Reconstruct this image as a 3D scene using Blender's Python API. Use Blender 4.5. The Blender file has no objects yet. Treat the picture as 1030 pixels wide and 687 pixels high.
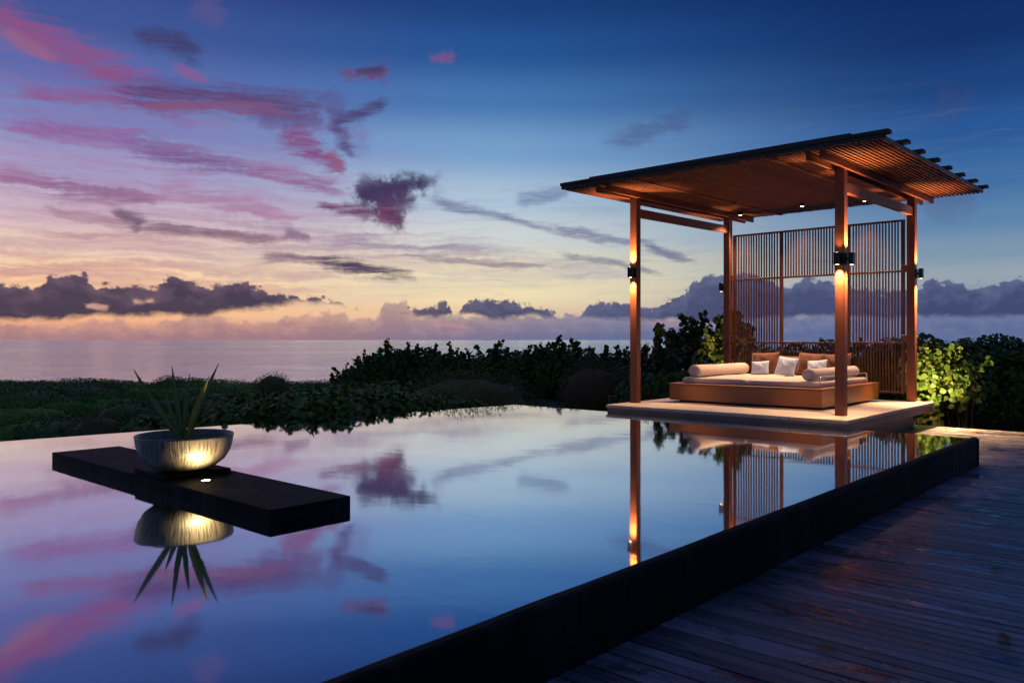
import bpy, math, random
import numpy as np
from mathutils import Vector, Matrix

R = math.radians
rng = np.random.default_rng(7)
random.seed(7)
scene = bpy.context.scene
COL = scene.collection
CY, SY = math.cos(R(42)), math.sin(R(42))      # heading of the view, 42 degrees left of +Y


def W(px, d, z):
    """ground-plan position for a bearing (tangent units of the 28 mm lens) and a depth in metres"""
    lat = (px - 515) / 801 * d
    return Vector((lat * CY - d * SY, lat * SY + d * CY, z))


def lin(r, g, b):
    f = lambda c: (c / 255) / 12.92 if c / 255 <= 0.04045 else ((c / 255 + 0.055) / 1.055) ** 2.4
    return (f(r), f(g), f(b), 1.0)


# ------------------------------------------------------------------ nodes
class NT:
    def __init__(s, tree):
        s.t = tree

    def n(s, kind, **kw):
        nd = s.t.nodes.new(kind)
        for k, v in kw.items():
            setattr(nd, k, v)
        return nd

    def put(s, sock, v):
        if isinstance(v, bpy.types.NodeSocket):
            s.t.links.new(v, sock)
        else:
            sock.default_value = v

    def m(s, op, a, b=None, c=None, clamp=False):
        nd = s.n('ShaderNodeMath', operation=op, use_clamp=clamp)
        s.put(nd.inputs[0], a)
        if b is not None: s.put(nd.inputs[1], b)
        if c is not None: s.put(nd.inputs[2], c)
        return nd.outputs[0]

    def ss(s, x, lo, hi):
        nd = s.n('ShaderNodeMapRange', interpolation_type='SMOOTHSTEP')
        s.put(nd.inputs['Value'], x)
        s.put(nd.inputs['From Min'], lo)
        s.put(nd.inputs['From Max'], hi)
        return nd.outputs[0]

    def mix(s, f, a, b):
        nd = s.n('ShaderNodeMix', data_type='RGBA')
        s.put(nd.inputs[0], f)
        s.put(nd.inputs[6], a)
        s.put(nd.inputs[7], b)
        return nd.outputs[2]

    def ramp(s, f, stops, interp='LINEAR'):
        nd = s.n('ShaderNodeValToRGB')
        cr = nd.color_ramp
        cr.interpolation = interp
        while len(cr.elements) < len(stops):
            cr.elements.new(0.5)
        for e, (p, c) in zip(cr.elements, sorted(stops, key=lambda q: q[0])):
            e.position = p
            e.color = c
        s.put(nd.inputs[0], f)
        return nd.outputs[0]

    def vec(s, x, y, z=0.0):
        nd = s.n('ShaderNodeCombineXYZ')
        s.put(nd.inputs[0], x); s.put(nd.inputs[1], y); s.put(nd.inputs[2], z)
        return nd.outputs[0]

    def noise(s, v, scale, detail=4, rough=0.5, dist=0.0, lac=2.0):
        nd = s.n('ShaderNodeTexNoise')
        s.put(nd.inputs['Vector'], v)
        nd.inputs['Scale'].default_value = scale
        nd.inputs['Detail'].default_value = detail
        nd.inputs['Roughness'].default_value = rough
        nd.inputs['Lacunarity'].default_value = lac
        nd.inputs['Distortion'].default_value = dist
        return nd

    def mapping(s, v, scale=(1, 1, 1), rot=(0, 0, 0)):
        nd = s.n('ShaderNodeMapping')
        s.put(nd.inputs[0], v)
        nd.inputs['Scale'].default_value = scale
        nd.inputs['Rotation'].default_value = rot
        return nd.outputs[0]

    def curve(s, x, pts, x0, x1, y0, y1):
        """piecewise curve y(x)"""
        nd = s.n('ShaderNodeFloatCurve')
        c = nd.mapping.curves[0]
        P = [((a - x0) / (x1 - x0), (b - y0) / (y1 - y0)) for a, b in pts]
        while len(c.points) < len(P):
            c.points.new(0.5, 0.5)
        for q, (a, b) in zip(c.points, P):
            q.location = (a, b)
            q.handle_type = 'AUTO_CLAMPED'
        nd.mapping.use_clip = False
        nd.mapping.update()
        s.put(nd.inputs['Value'], s.m('MULTIPLY_ADD', x, 1 / (x1 - x0), -x0 / (x1 - x0), clamp=True))
        return s.m('MULTIPLY_ADD', nd.outputs[0], (y1 - y0), y0)


# ------------------------------------------------------------------ sky (dusk, after sunset)
world = bpy.data.worlds.new("World")
scene.world = world
world.use_nodes = True
world.node_tree.nodes.clear()
N = NT(world.node_tree)
gen = N.n('ShaderNodeTexCoord').outputs['Generated']
sep = N.n('ShaderNodeSeparateXYZ'); N.put(sep.inputs[0], gen)
gx, gy, gz = sep.outputs
rr = N.m('ADD', N.m('MULTIPLY', gx, CY), N.m('MULTIPLY', gy, SY))
ff = N.m('ADD', N.m('MULTIPLY', gx, -SY), N.m('MULTIPLY', gy, CY))
K = 801.0
X = N.m('MULTIPLY', N.m('ARCTAN2', rr, ff), K)               # azimuth
Y = N.m('MULTIPLY', N.m('ARCSINE', gz), K)                   # elevation


def AE(px, py):
    az = math.atan((px - 515) / 801)
    el = math.atan((342 - py) / 801 * math.cos(az))
    return az * K, el * K


def gramp(stops, px):
    ca = math.cos(math.atan((px - 515) / 801))
    L = []
    for y, c in stops:
        e = math.degrees(math.atan((342 - y) / 801 * ca)) if y > -400 else 40
        L.append((max(0, min(1, e / 42)), lin(*c)))
    return L


elf = N.m('DIVIDE', Y, K * R(42), clamp=True)
cL = N.ramp(elf, gramp([(341, (170, 132, 136)), (331, (226, 160, 134)), (316, (252, 190, 140)), (298, (252, 198, 148)),
                        (272, (252, 214, 174)), (245, (236, 206, 190)), (212, (204, 180, 196)), (170, (166, 162, 200)),
                        (120, (120, 134, 188)), (70, (88, 106, 170)), (20, (64, 86, 150)), (-60, (44, 62, 124)), (-500, (116, 112, 140))], 100), 'EASE')
cC = N.ramp(elf, gramp([(341, (140, 134, 152)), (331, (184, 164, 164)), (316, (230, 200, 168)), (298, (244, 224, 180)),
                        (270, (238, 226, 192)), (240, (208, 214, 212)), (200, (172, 196, 216)), (150, (118, 160, 204)),
                        (100, (70, 118, 176)), (50, (38, 84, 148)), (0, (27, 64, 122)), (-60, (22, 50, 104)), (-500, (98, 102, 138))], 480), 'EASE')
cR = N.ramp(elf, gramp([(341, (88, 108, 150)), (322, (104, 120, 156)), (300, (140, 150, 168)), (278, (150, 164, 176)), (250, (124, 150, 174)),
                        (220, (92, 132, 172)), (180, (64, 110, 164)), (130, (42, 88, 150)), (80, (28, 66, 124)), (30, (20, 50, 106)),
                        (-40, (14, 40, 96)), (-500, (62, 86, 148))], 980), 'EASE')
xm = N.m('ABSOLUTE', N.m('ADD', X, 420))                      # sky mirrored about the sunset azimuth
xs = N.m('SUBTRACT', xm, 420)
base = N.mix(N.ss(xs, -400, 20), cL, cC)
base = N.mix(N.ss(xs, -60, 420), base, cR)
base = N.mix(N.ss(N.m('MULTIPLY', Y, -1), 0, 30), base, lin(60, 66, 92))

P = N.vec(X, Y)
# wind-torn warp shared by the high cloud
wn = N.noise(N.vec(N.m('MULTIPLY', X, 0.55), Y), 1 / 45, 5, 0.62)
wsep = N.n('ShaderNodeSeparateColor'); N.put(wsep.inputs[0], wn.outputs['Color'])
wx = N.m('MULTIPLY_ADD', wsep.outputs[0], 34, -17)
wy = N.m('MULTIPLY_ADD', wsep.outputs[1], 20, -10)
Xw, Yw = N.m('ADD', X, wx), N.m('ADD', Y, wy)
# fibrous noise, long along the streaks (they fall to the right by ~12 degrees)
fib = N.noise(N.mapping(N.vec(Xw, Yw), (1 / 85, 1 / 6.5, 1), (0, 0, R(13))), 1.0, 5, 0.62, 0.45).outputs['Fac']
fib2 = N.noise(N.mapping(N.vec(Xw, Yw), (1 / 34, 1 / 10, 1), (0, 0, R(-25))), 1.0, 6, 0.62, 0.6).outputs['Fac']
blot = N.noise(N.vec(Xw, Yw), 1 / 26, 6, 0.62, 0.3).outputs['Fac']
fine = N.noise(P, 1 / 9, 5, 0.62, 0.2).outputs['Fac']

PW = N.vec(Xw, Yw)
thr = N.noise(N.mapping(N.vec(N.m('ADD', X, N.m('MULTIPLY', wx, 0.6)), N.m('ADD', Y, N.m('MULTIPLY', wy, 0.6))), (1 / 34, 1 / 4.2, 1), (0, 0, R(14))), 1.0, 3, 0.6, 0.7).outputs['Fac']
tex = N.m('MULTIPLY_ADD', N.ss(thr, 0.34, 0.62), 0.36, 0.66)
fibv = fib
fib, fib2, blot, fine0 = [N.m('MULTIPLY_ADD', q_, 2.6, -1.3) for q_ in (fib, fib2, blot, fine)]
sky = base


def streak(a, b, w0, w1, amt, col, nz=fib, cut=0.42, soft=0.22, warp=1.0):
    """a wisp of cloud from a to b with half-widths w0, w1"""
    global sky
    (ax, ay), (bx, by) = AE(*a), AE(*b)
    L = math.hypot(bx - ax, by - ay)
    rot = math.atan2(by - ay, bx - ax)
    mp = N.n('ShaderNodeMapping', vector_type='TEXTURE')
    N.put(mp.inputs[0], PW if warp else P)
    mp.inputs['Location'].default_value = ((ax + bx) / 2, (ay + by) / 2, 0)
    mp.inputs['Rotation'].default_value = (0, 0, rot)
    mp.inputs['Scale'].default_value = (L / 2, 1, 1)
    sp = N.n('ShaderNodeSeparateXYZ'); N.put(sp.inputs[0], mp.outputs[0])
    x, y = sp.outputs[0], sp.outputs[1]                       # x: -1..1 along the wisp
    wk = 1.3
    w = N.m('MULTIPLY_ADD', x, (w1 - w0) / 2 * wk, (w0 + w1) / 2 * wk)
    w = N.m('MAXIMUM', w, 1.0)
    g = N.ss(N.m('ABSOLUTE', N.m('DIVIDE', y, w)), 1.75, 0.0)
    e = N.ss(N.m('ABSOLUTE', x), 1.25, 0.55)
    k = N.m('MULTIPLY', g, e)
    d = N.m('ADD', k, N.m('MULTIPLY_ADD', fine0, 0.65 if nz is blot else 0.3, nz))                                     # the fibres eat the edges first
    d = N.m('MULTIPLY', N.ss(d, cut - 0.36, cut + 0.52), N.m('MULTIPLY', N.m('POWER', k, 0.6), min(1.0, amt * 1.06)))
    if nz is not blot: d = N.m('MULTIPLY', d, tex)
    lu = sum(col) / 3
    col = tuple((v * 0.80 + lu * 0.20) * q for v, q in zip(col, (0.88, 0.90, 0.97)))
    sky = N.mix(d, sky, lin(*col))


# broad veils
streak((-40, 60), (330, 160), 40, 26, 0.20, (140, 100, 170))
streak((-40, 150), (380, 232), 22, 16, 0.22, (186, 124, 170))
streak((200, 225), (520, 262), 12, 9, 0.35, (176, 140, 168))
streak((-40, 236), (240, 252), 8, 6, 0.45, (226, 158, 150))
streak((380, 150), (300, 110), 10, 14, 0.35, (120, 96, 160), nz=fib2)
streak((-40, 276), (160, 262), 5, 4, 0.5, (228, 140, 130))
streak((130, 264), (340, 280), 5, 4, 0.35, (232, 160, 140))
streak((425, 236), (640, 280), 6, 6, 0.35, (176, 168, 180))
streak((-60, 120), (420, 215), 55, 30, 0.20, (176, 112, 176))
streak((-60, 210), (440, 262), 34, 20, 0.25, (222, 164, 168))
streak((150, 262), (620, 268), 18, 10, 0.30, (206, 170, 168))
streak((-40, 262), (330, 300), 14, 8, 0.5, (240, 158, 140))
streak((250, 300), (650, 270), 14, 10, 0.22, (196, 190, 190))
# named wisps
streak((-30, 2), (150, 88), 12, 13, 0.95, (164, 82, 140), cut=0.44)
streak((-10, 28), (60, 60), 6, 5, 0.7, (186, 104, 136))
streak((130, 60), (190, 130), 10, 6, 0.4, (150, 90, 160))
streak((5, 92), (150, 103), 5, 7, 0.8, (162, 90, 148))
streak((110, 92), (330, 108), 10, 9, 0.9, (104, 66, 120), cut=0.38)
streak((130, 104), (300, 114), 5, 4, 0.8, (156, 88, 126))
streak((-10, 122), (150, 140), 7, 8, 0.75, (168, 92, 158))
streak((130, 142), (260, 175), 10, 7, 0.85, (140, 92, 150))
streak((240, 170), (352, 190), 8, 5, 0.75, (166, 92, 146))
streak((-10, 174), (60, 183), 6, 6, 0.8, (176, 104, 150))
streak((40, 184), (170, 200), 9, 5, 0.8, (160, 96, 140))
streak((150, 190), (305, 218), 9, 5, 0.6, (196, 122, 160))
streak((35, 204), (130, 228), 3, 4, 0.7, (190, 128, 140), cut=0.36)
streak((112, 210), (150, 228), 4, 7, 0.8, (118, 84, 112), cut=0.36)
streak((140, 228), (285, 240), 6, 3, 0.85, (122, 84, 112), cut=0.34)
streak((20, 232), (290, 240), 2.5, 3, 0.5, (206, 140, 140), cut=0.36)
streak((285, 232), (318, 240), 5, 4, 0.7, (140, 100, 130), nz=blot)
streak((278, 128), (348, 172), 14, 8, 0.9, (154, 76, 134), nz=fib2, cut=0.46)
streak((250, 118), (330, 122), 7, 6, 0.6, (110, 76, 136), nz=blot)
streak((330, 150), (346, 176), 9, 4, 0.85, (172, 84, 128), nz=fib2)
streak((332, 124), (390, 100), 9, 3, 0.85, (82, 64, 118), nz=fib2, cut=0.38)
streak((334, 122), (356, 158), 7, 5, 0.75, (96, 66, 124), nz=fib2, cut=0.40)
streak((320, 95), (350, 118), 10, 8, 0.45, (98, 84, 144), nz=blot)
streak((338, 78), (394, 72), 4, 8, 0.85, (132, 66, 114), nz=fib2, cut=0.36)
streak((352, 74), (392, 69), 3, 5, 0.8, (76, 62, 108), nz=fib2, cut=0.36)
streak((135, 34), (198, 52), 7, 9, 0.85, (70, 68, 118), nz=fib2, cut=0.38)
streak((196, 0), (228, 28), 14, 7, 0.35, (130, 90, 150), nz=fib2)
streak((168, 62), (212, 86), 4, 3, 0.6, (176, 84, 140))
streak((430, 58), (460, 57), 3, 5, 0.7, (140, 88, 140), nz=blot)
# the fish-shaped cloud
streak((316, 204), (380, 214), 3, 8, 0.9, (128, 58, 104), cut=0.34)
streak((350, 196), (440, 182), 9, 8, 0.95, (64, 54, 96), nz=blot, cut=0.32)
streak((362, 196), (424, 198), 13, 12, 0.9, (80, 58, 100), nz=blot, cut=0.32)
streak((376, 204), (412, 228), 14, 7, 0.94, (96, 56, 96), nz=blot, cut=0.34)
streak((380, 212), (404, 224), 8, 6, 0.6, (150, 70, 104), nz=fib)
streak((428, 198), (528, 222), 6, 3, 0.7, (112, 112, 156), cut=0.40)
streak((490, 216), (620, 246), 3, 2.5, 0.6, (120, 124, 160), cut=0.38)
# lens and lower bars
streak((262, 257), (350, 266), 4, 6, 0.9, (146, 104, 120), cut=0.36)
streak((320, 263), (420, 281), 8, 4, 0.95, (92, 72, 100), cut=0.34)
streak((330, 240), (480, 252), 5, 3, 0.6, (150, 128, 156), cut=0.38)
streak((400, 256), (560, 270), 3.5, 2.5, 0.6, (150, 124, 140), cut=0.38)
streak((548, 226), (655, 246), 3, 3, 0.7, (112, 120, 156), cut=0.36)
streak((556, 254), (672, 275), 3, 3, 0.7, (124, 126, 152), cut=0.36)
streak((640, 240), (705, 266), 4, 2.5, 0.75, (106, 112, 148), cut=0.34)
streak((610, 144), (700, 118), 6, 11, 0.5, (72, 84, 140), nz=fib2)
streak((520, 203), (570, 194), 6, 4, 0.6, (92, 112, 160), nz=fib2)
streak((930, 200), (985, 196), 14, 14, 0.35, (96, 100, 142), nz=blot)
streak((935, 98), (975, 112), 12, 14, 0.30, (72, 76, 134), nz=blot)
# faint fibres everywhere low in the sky
veil = N.m('MULTIPLY', N.ss(fibv, 0.48, 0.78), N.m('MULTIPLY', N.ss(Y, 20, 70), N.ss(Y, 260, 110)))
sky = N.mix(N.m('MULTIPLY', veil, 0.30), sky, N.mix(N.ss(xs, -250, 120), lin(190, 120, 150), lin(120, 128, 160)))

# cumulus on the horizon
puff = N.noise(N.vec(X, N.m('MULTIPLY', Y, 1.35)), 1 / 12, 8, 0.66, 0.2).outputs['Fac']
puff2 = N.noise(N.vec(N.m('ADD', X, 500), N.m('MULTIPLY', Y, 1.5)), 1 / 24, 6, 0.58, 0.3).outputs['Fac']
vor = N.n('ShaderNodeTexVoronoi', feature='SMOOTH_F1'); N.put(vor.inputs['Vector'], N.vec(N.m('ADD', X, N.m('MULTIPLY', fine, 8)), N.m('MULTIPLY', Y, 1.2)))
vor.inputs['Scale'].default_value = 1 / 7.5; vor.inputs['Smoothness'].default_value = 0.35
vp = vor.outputs['Distance']
lump = N.m('SUBTRACT', N.m('MULTIPLY_ADD', puff, 34, -17), N.m('MULTIPLY_ADD', vp, 8, -3.5))
X0, X1 = AE(-120, 300)[0], AE(1200, 300)[0]


def cpts(L):
    return [AE(a, b) for a, b in L]


def layer(tops, bots, cols, amt, soft=2.0, lumpk=1.0, bl=0.95):
    global sky
    tp = N.curve(X, cpts(tops), X0, X1, 0, 100)
    bt = N.curve(X, cpts(bots), X0, X1, 0, 100)
    up = N.m('SUBTRACT', N.m('ADD', tp, N.m('MULTIPLY', lump, lumpk)), Y)
    dn = N.m('SUBTRACT', N.m('ADD', Y, N.m('MULTIPLY_ADD', puff2, 16 * bl, -8 * bl)), bt)
    d = N.m('MULTIPLY', N.ss(up, -soft, soft), N.ss(dn, -3, 4))
    d = N.m('MULTIPLY', d, amt)
    h = N.m('DIVIDE', up, 22)
    shade = N.m('ADD', N.m('MULTIPLY', N.m('SUBTRACT', 1.0, h), 0.45), N.m('ADD', N.m('MULTIPLY_ADD', puff2, 1.5, -0.85), N.m('MULTIPLY_ADD', puff, 1.1, -0.5)), clamp=True)
    cl = N.mix(N.ss(xs, -260, 150), N.mix(shade, lin(*cols[0]), lin(*cols[1])), N.mix(shade, lin(*cols[2]), lin(*cols[3])))
    sky = N.mix(d, sky, cl)


# far mauve puffs hugging the sea
layer([(-120, 326), (0, 324), (60, 328), (115, 321), (135, 328), (170, 323), (214, 316), (240, 325), (290, 320), (322, 315), (345, 314), (352, 322),
       (380, 319), (388, 304), (404, 303), (418, 318), (470, 318), (540, 318), (600, 316), (700, 322), (800, 320), (930, 322), (1200, 322)],
      [(-120, 348), (1200, 348)],
      [(150, 116, 128), (228, 172, 150), (84, 98, 144), (134, 138, 168)], 0.74, soft=2.6, lumpk=0.6)
# slate banks
layer([(-120, 284), (0, 284), (20, 287), (34, 290), (44, 281), (60, 277), (84, 277), (97, 288), (118, 287), (145, 287), (155, 291), (164, 283), (181, 278),
       (190, 286), (222, 287), (242, 284), (257, 290), (277, 296), (305, 299), (340, 304), (352, 312), (372, 316), (410, 312), (422, 310), (438, 308), (450, 304), (458, 322),
       (466, 306), (478, 301), (500, 301), (530, 307), (552, 310), (572, 322), (590, 309), (612, 304), (640, 308), (655, 310), (668, 303), (690, 297), (696, 281), (712, 277), (740, 276),
       (775, 282), (792, 290), (806, 281), (820, 280), (850, 288), (900, 292), (925, 291), (936, 279), (948, 286), (962, 284), (974, 289), (1000, 285), (1025, 281), (1200, 286)],
      [(-120, 321), (0, 322), (60, 321), (105, 318), (112, 316), (125, 318), (200, 317), (228, 312), (277, 309), (305, 305), (345, 307), (365, 312), (410, 314), (425, 319), (452, 319),
       (470, 316), (500, 321), (545, 319), (572, 318), (600, 319), (640, 322), (700, 323), (800, 320), (930, 319), (1200, 318)],
      [(48, 47, 78), (120, 96, 118), (60, 70, 112), (108, 116, 152)], 0.95, soft=2.0, lumpk=0.72)
# glowing gaps in the left bank
streak((86, 307), (112, 309), 2, 2, 0.85, (248, 176, 140), nz=blot, cut=0.3)
streak((132, 304), (162, 300), 2, 2.5, 0.8, (250, 182, 144), nz=blot, cut=0.3)
streak((428, 324), (474, 330), 1.6, 1.8, 0.8, (230, 150, 140), cut=0.32, warp=0)
streak((640, 324), (740, 330), 2.2, 2, 0.65, (196, 152, 158), cut=0.30, warp=0)
# thin sea-haze line at the horizon
hz = N.m('MULTIPLY', N.ss(Y, 9, 0), 0.55)
sky = N.mix(hz, sky, N.mix(N.ss(xs, -320, 120), lin(172, 126, 136), lin(100, 116, 156)))

bg = N.n('ShaderNodeBackground')
N.put(bg.inputs['Color'], sky)
bg0 = N.n('ShaderNodeBackground')                             # clear sky away from the sunset quarter and overhead
N.put(bg0.inputs['Color'], base)
mxs = N.n('ShaderNodeMixShader')
N.put(mxs.inputs[0], N.m('MULTIPLY', N.ss(N.m('ABSOLUTE', X), K * R(56), K * R(44)), N.m('MULTIPLY', N.ss(Y, K * R(36), K * R(28)), N.ss(Y, -4, -1))))
N.put(mxs.inputs[1], bg0.outputs[0]); N.put(mxs.inputs[2], bg.outputs[0])
out = N.n('ShaderNodeOutputWorld')
N.put(out.inputs['Surface'], mxs.outputs[0])
world.cycles.sampling_method = 'NONE'


# ------------------------------------------------------------------ materials
def new_mat(name):
    m = bpy.data.materials.new(name)
    m.use_nodes = True
    m.node_tree.nodes.clear()
    n = NT(m.node_tree)
    b = n.n('ShaderNodeBsdfPrincipled')
    o = n.n('ShaderNodeOutputMaterial')
    n.put(o.inputs[0], b.outputs[0])
    return m, n, b


def bump(n, b, h, strength=0.4, dist=0.01):
    k = n.n('ShaderNodeBump')
    k.inputs['Strength'].default_value = strength
    k.inputs['Distance'].default_value = dist
    n.put(k.inputs['Height'], h)
    n.put(b.inputs['Normal'], k.outputs[0])


def mat_wood(name, c0, c1, axis, rough=0.45, gloss_var=0.15, grain=1.0):
    """axis: direction of the grain"""
    m, n, b = new_mat(name)
    oc = n.n('ShaderNodeTexCoord').outputs['Object']
    sc = {'x': (1.2, 22, 22), 'y': (22, 1.2, 22), 'z': (22, 22, 1.2)}[axis]
    g = n.noise(n.mapping(oc, sc), 1.6, 6, 0.62, 0.6).outputs['Fac']
    isl = n.n('ShaderNodeNewGeometry').outputs['Random Per Island']
    big = n.noise(oc, 1.7, 3, 0.5).outputs['Fac']
    f = n.m('ADD', n.m('MULTIPLY', g, 0.7 * grain), n.m('MULTIPLY_ADD', isl, 0.45, -0.15), clamp=True)
    c = n.mix(f, c0, c1)
    c = n.mix(n.m('MULTIPLY', n.ss(big, 0.55, 0.75), 0.35), c, tuple(v * 0.5 for v in c0[:3]) + (1,))
    n.put(b.inputs['Base Color'], c)
    n.put(b.inputs['Roughness'], n.m('MULTIPLY_ADD', g, gloss_var, rough - gloss_var / 2))
    b.inputs['Specular IOR Level'].default_value = 0.4
    bump(n, b, g, 0.25, 0.004)
    return m


WD0, WD1 = (0.10, 0.028, 0.011, 1), (0.27, 0.085, 0.030, 1)
M = {}
M['wood_z'] = mat_wood('redwood_upright', WD0, WD1, 'z')
M['wood_y'] = mat_wood('redwood_beam', WD0, WD1, 'y')
M['wood_x'] = mat_wood('redwood_cross', WD0, WD1, 'x')
M['purlin'] = mat_wood('weathered_purlin', (0.035, 0.022, 0.018, 1), (0.09, 0.055, 0.04, 1), 'x', 0.7)
M['slat'] = mat_wood('slat_wood', (0.13, 0.038, 0.015, 1), (0.32, 0.11, 0.042, 1), 'y')
M['screenwood'] = mat_wood('lattice_wood', (0.08, 0.024, 0.010, 1), (0.22, 0.070, 0.026, 1), 'z', 0.5)
M['bedwood'] = mat_wood('daybed_wood', (0.24, 0.085, 0.026, 1), (0.38, 0.15, 0.05, 1), 'x', 0.38, 0.1, 0.8)

# wet deck boards
m, n, b = new_mat('deck_boards')
oc = n.n('ShaderNodeTexCoord').outputs['Object']
isl = n.n('ShaderNodeNewGeometry').outputs['Random Per Island']
g = n.noise(n.mapping(oc, (1.3, 30, 10)), 1.5, 6, 0.65, 0.5).outputs['Fac']
wet = n.noise(n.mapping(oc, (0.9, 1.5, 1)), 1.1, 7, 0.6, 0.4).outputs['Fac']
wetm = n.ss(n.m('ADD', wet, n.m('MULTIPLY_ADD', isl, 0.14, -0.07)), 0.50, 0.60)
pud = n.ss(n.m('ADD', n.noise(n.mapping(oc, (1.6, 5.0, 1)), 1.3, 6, 0.6, 0.6).outputs['Fac'], n.m('MULTIPLY_ADD', isl, 0.10, -0.05)), 0.555, 0.61)
dry = n.mix(n.m('ADD', n.m('MULTIPLY', g, 0.55), n.m('MULTIPLY_ADD', isl, 0.95, -0.25), clamp=True), (0.028, 0.030, 0.038, 1), (0.215, 0.205, 0.235, 1))
c = n.mix(n.m('MULTIPLY', wetm, 0.75), dry, (0.022, 0.018, 0.018, 1))
n.put(b.inputs['Base Color'], c)
rg = n.m('MULTIPLY_ADD', g, 0.22, 0.27)
rg = n.m('SUBTRACT', rg, n.m('MULTIPLY', wetm, 0.18))
rg = n.m('SUBTRACT', rg, n.m('MULTIPLY', pud, 0.30))
rg = n.m('MAXIMUM', rg, 0.09)
n.put(b.inputs['Roughness'], rg)
b.inputs['Specular IOR Level'].default_value = 0.8
bump(n, b, n.m('MULTIPLY', g, n.m('SUBTRACT', 1.0, n.m('MULTIPLY', pud, 0.85))), 0.5, 0.006)
M['deck'] = m

# pale stone paving of the platform
m, n, b = new_mat('pale_stone')
oc = n.n('ShaderNodeTexCoord').outputs['Object']
br = n.n('ShaderNodeTexBrick'); n.put(br.inputs['Vector'], n.mapping(oc, (1, 1, 1)))
br.inputs['Scale'].default_value = 1.0; br.inputs['Mortar Size'].default_value = 0.007
br.inputs['Brick Width'].default_value = 1.22; br.inputs['Row Height'].default_value = 0.56; br.offset = 0.5
br.inputs['Color1'].default_value = (0.42, 0.36, 0.30, 1); br.inputs['Color2'].default_value = (0.36, 0.31, 0.26, 1)
br.inputs['Mortar'].default_value = (0.14, 0.12, 0.10, 1)
nz = n.noise(oc, 6, 8, 0.65).outputs['Fac']
st = n.noise(oc, 0.9, 5, 0.6, 0.5).outputs['Fac']
c = n.mix(n.m('MULTIPLY', n.ss(nz, 0.35, 0.75), 0.45), br.outputs[0], (0.24, 0.20, 0.165, 1))
c = n.mix(n.m('MULTIPLY', n.ss(st, 0.55, 0.68), 0.45), c, (0.15, 0.12, 0.10, 1))
n.put(b.inputs['Base Color'], c)
b.inputs['Roughness'].default_value = 0.55
bump(n, b, nz, 0.25, 0.004)
M['stone'] = m

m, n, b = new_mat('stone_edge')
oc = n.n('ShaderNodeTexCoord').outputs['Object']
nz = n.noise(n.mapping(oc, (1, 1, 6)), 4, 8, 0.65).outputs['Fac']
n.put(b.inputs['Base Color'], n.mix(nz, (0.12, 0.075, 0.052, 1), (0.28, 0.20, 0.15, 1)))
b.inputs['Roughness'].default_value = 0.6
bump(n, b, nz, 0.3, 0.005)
M['stone_edge'] = m

# dark basalt of the pool shell and the slab
m, n, b = new_mat('dark_basalt')
oc = n.n('ShaderNodeTexCoord').outputs['Object']
nz = n.noise(oc, 14, 8, 0.7).outputs['Fac']
st = n.noise(n.mapping(oc, (1, 1, 0.25)), 3.0, 5, 0.6, 0.4).outputs['Fac']
wv = n.n('ShaderNodeTexBrick'); n.put(wv.inputs['Vector'], oc)
wv.inputs['Scale'].default_value = 1.0; wv.inputs['Brick Width'].default_value = 0.6; wv.inputs['Row Height'].default_value = 0.6
wv.inputs['Mortar Size'].default_value = 0.003; wv.offset = 0.0
c = n.mix(nz, (0.003, 0.003, 0.0035, 1), (0.010, 0.0095, 0.010, 1))
c = n.mix(n.m('MULTIPLY', n.ss(st, 0.5, 0.7), 0.8), c, (0.028, 0.025, 0.024, 1))
n.put(b.inputs['Base Color'], n.mix(n.m('MULTIPLY', wv.outputs['Fac'], 0.6), c, (0.006, 0.006, 0.007, 1)))
n.put(b.inputs['Roughness'], n.m('MULTIPLY_ADD', nz, 0.35, 0.45))
b.inputs['Specular IOR Level'].default_value = 0.06
bump(n, b, nz, 0.3, 0.004)
M['basalt'] = m

# pool water: a black-lined mirror
m, n, b = new_mat('still_pool_water')
oc = n.n('ShaderNodeTexCoord').outputs['Object']
rp = n.noise(n.mapping(oc, (1.0, 1.6, 1)), 1.1, 3, 0.5, 0.6).outputs['Fac']
rp2 = n.noise(oc, 5.0, 2, 0.5, 0.3).outputs['Fac']
h = n.m('ADD', n.m('MULTIPLY', rp, 1.0), n.m('MULTIPLY', rp2, 0.10))
bp = n.n('ShaderNodeBump'); bp.inputs['Strength'].default_value = 1.0; bp.inputs['Distance'].default_value = 0.0010
n.put(bp.inputs['Height'], h)
gl = n.n('ShaderNodeBsdfGlossy'); gl.inputs['Color'].default_value = (0.87, 0.91, 0.94, 1); gl.inputs['Roughness'].default_value = 0.04
n.put(gl.inputs['Normal'], bp.outputs[0])
n.put(b.inputs['Normal'], bp.outputs[0])
b.inputs['Base Color'].default_value = (0.004, 0.008, 0.014, 1); b.inputs['Roughness'].default_value = 0.06; b.inputs['IOR'].default_value = 1.33
fr = n.n('ShaderNodeLayerWeight'); fr.inputs['Blend'].default_value = 0.5
mx = n.n('ShaderNodeMixShader')
n.put(mx.inputs[0], n.m('MULTIPLY_ADD', fr.outputs['Facing'], 0.55, 0.42, clamp=True))
n.put(mx.inputs[1], b.outputs[0]); n.put(mx.inputs[2], gl.outputs[0])
n.put(m.node_tree.nodes['Material Output'].inputs[0], mx.outputs[0])
M['pool'] = m

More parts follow.
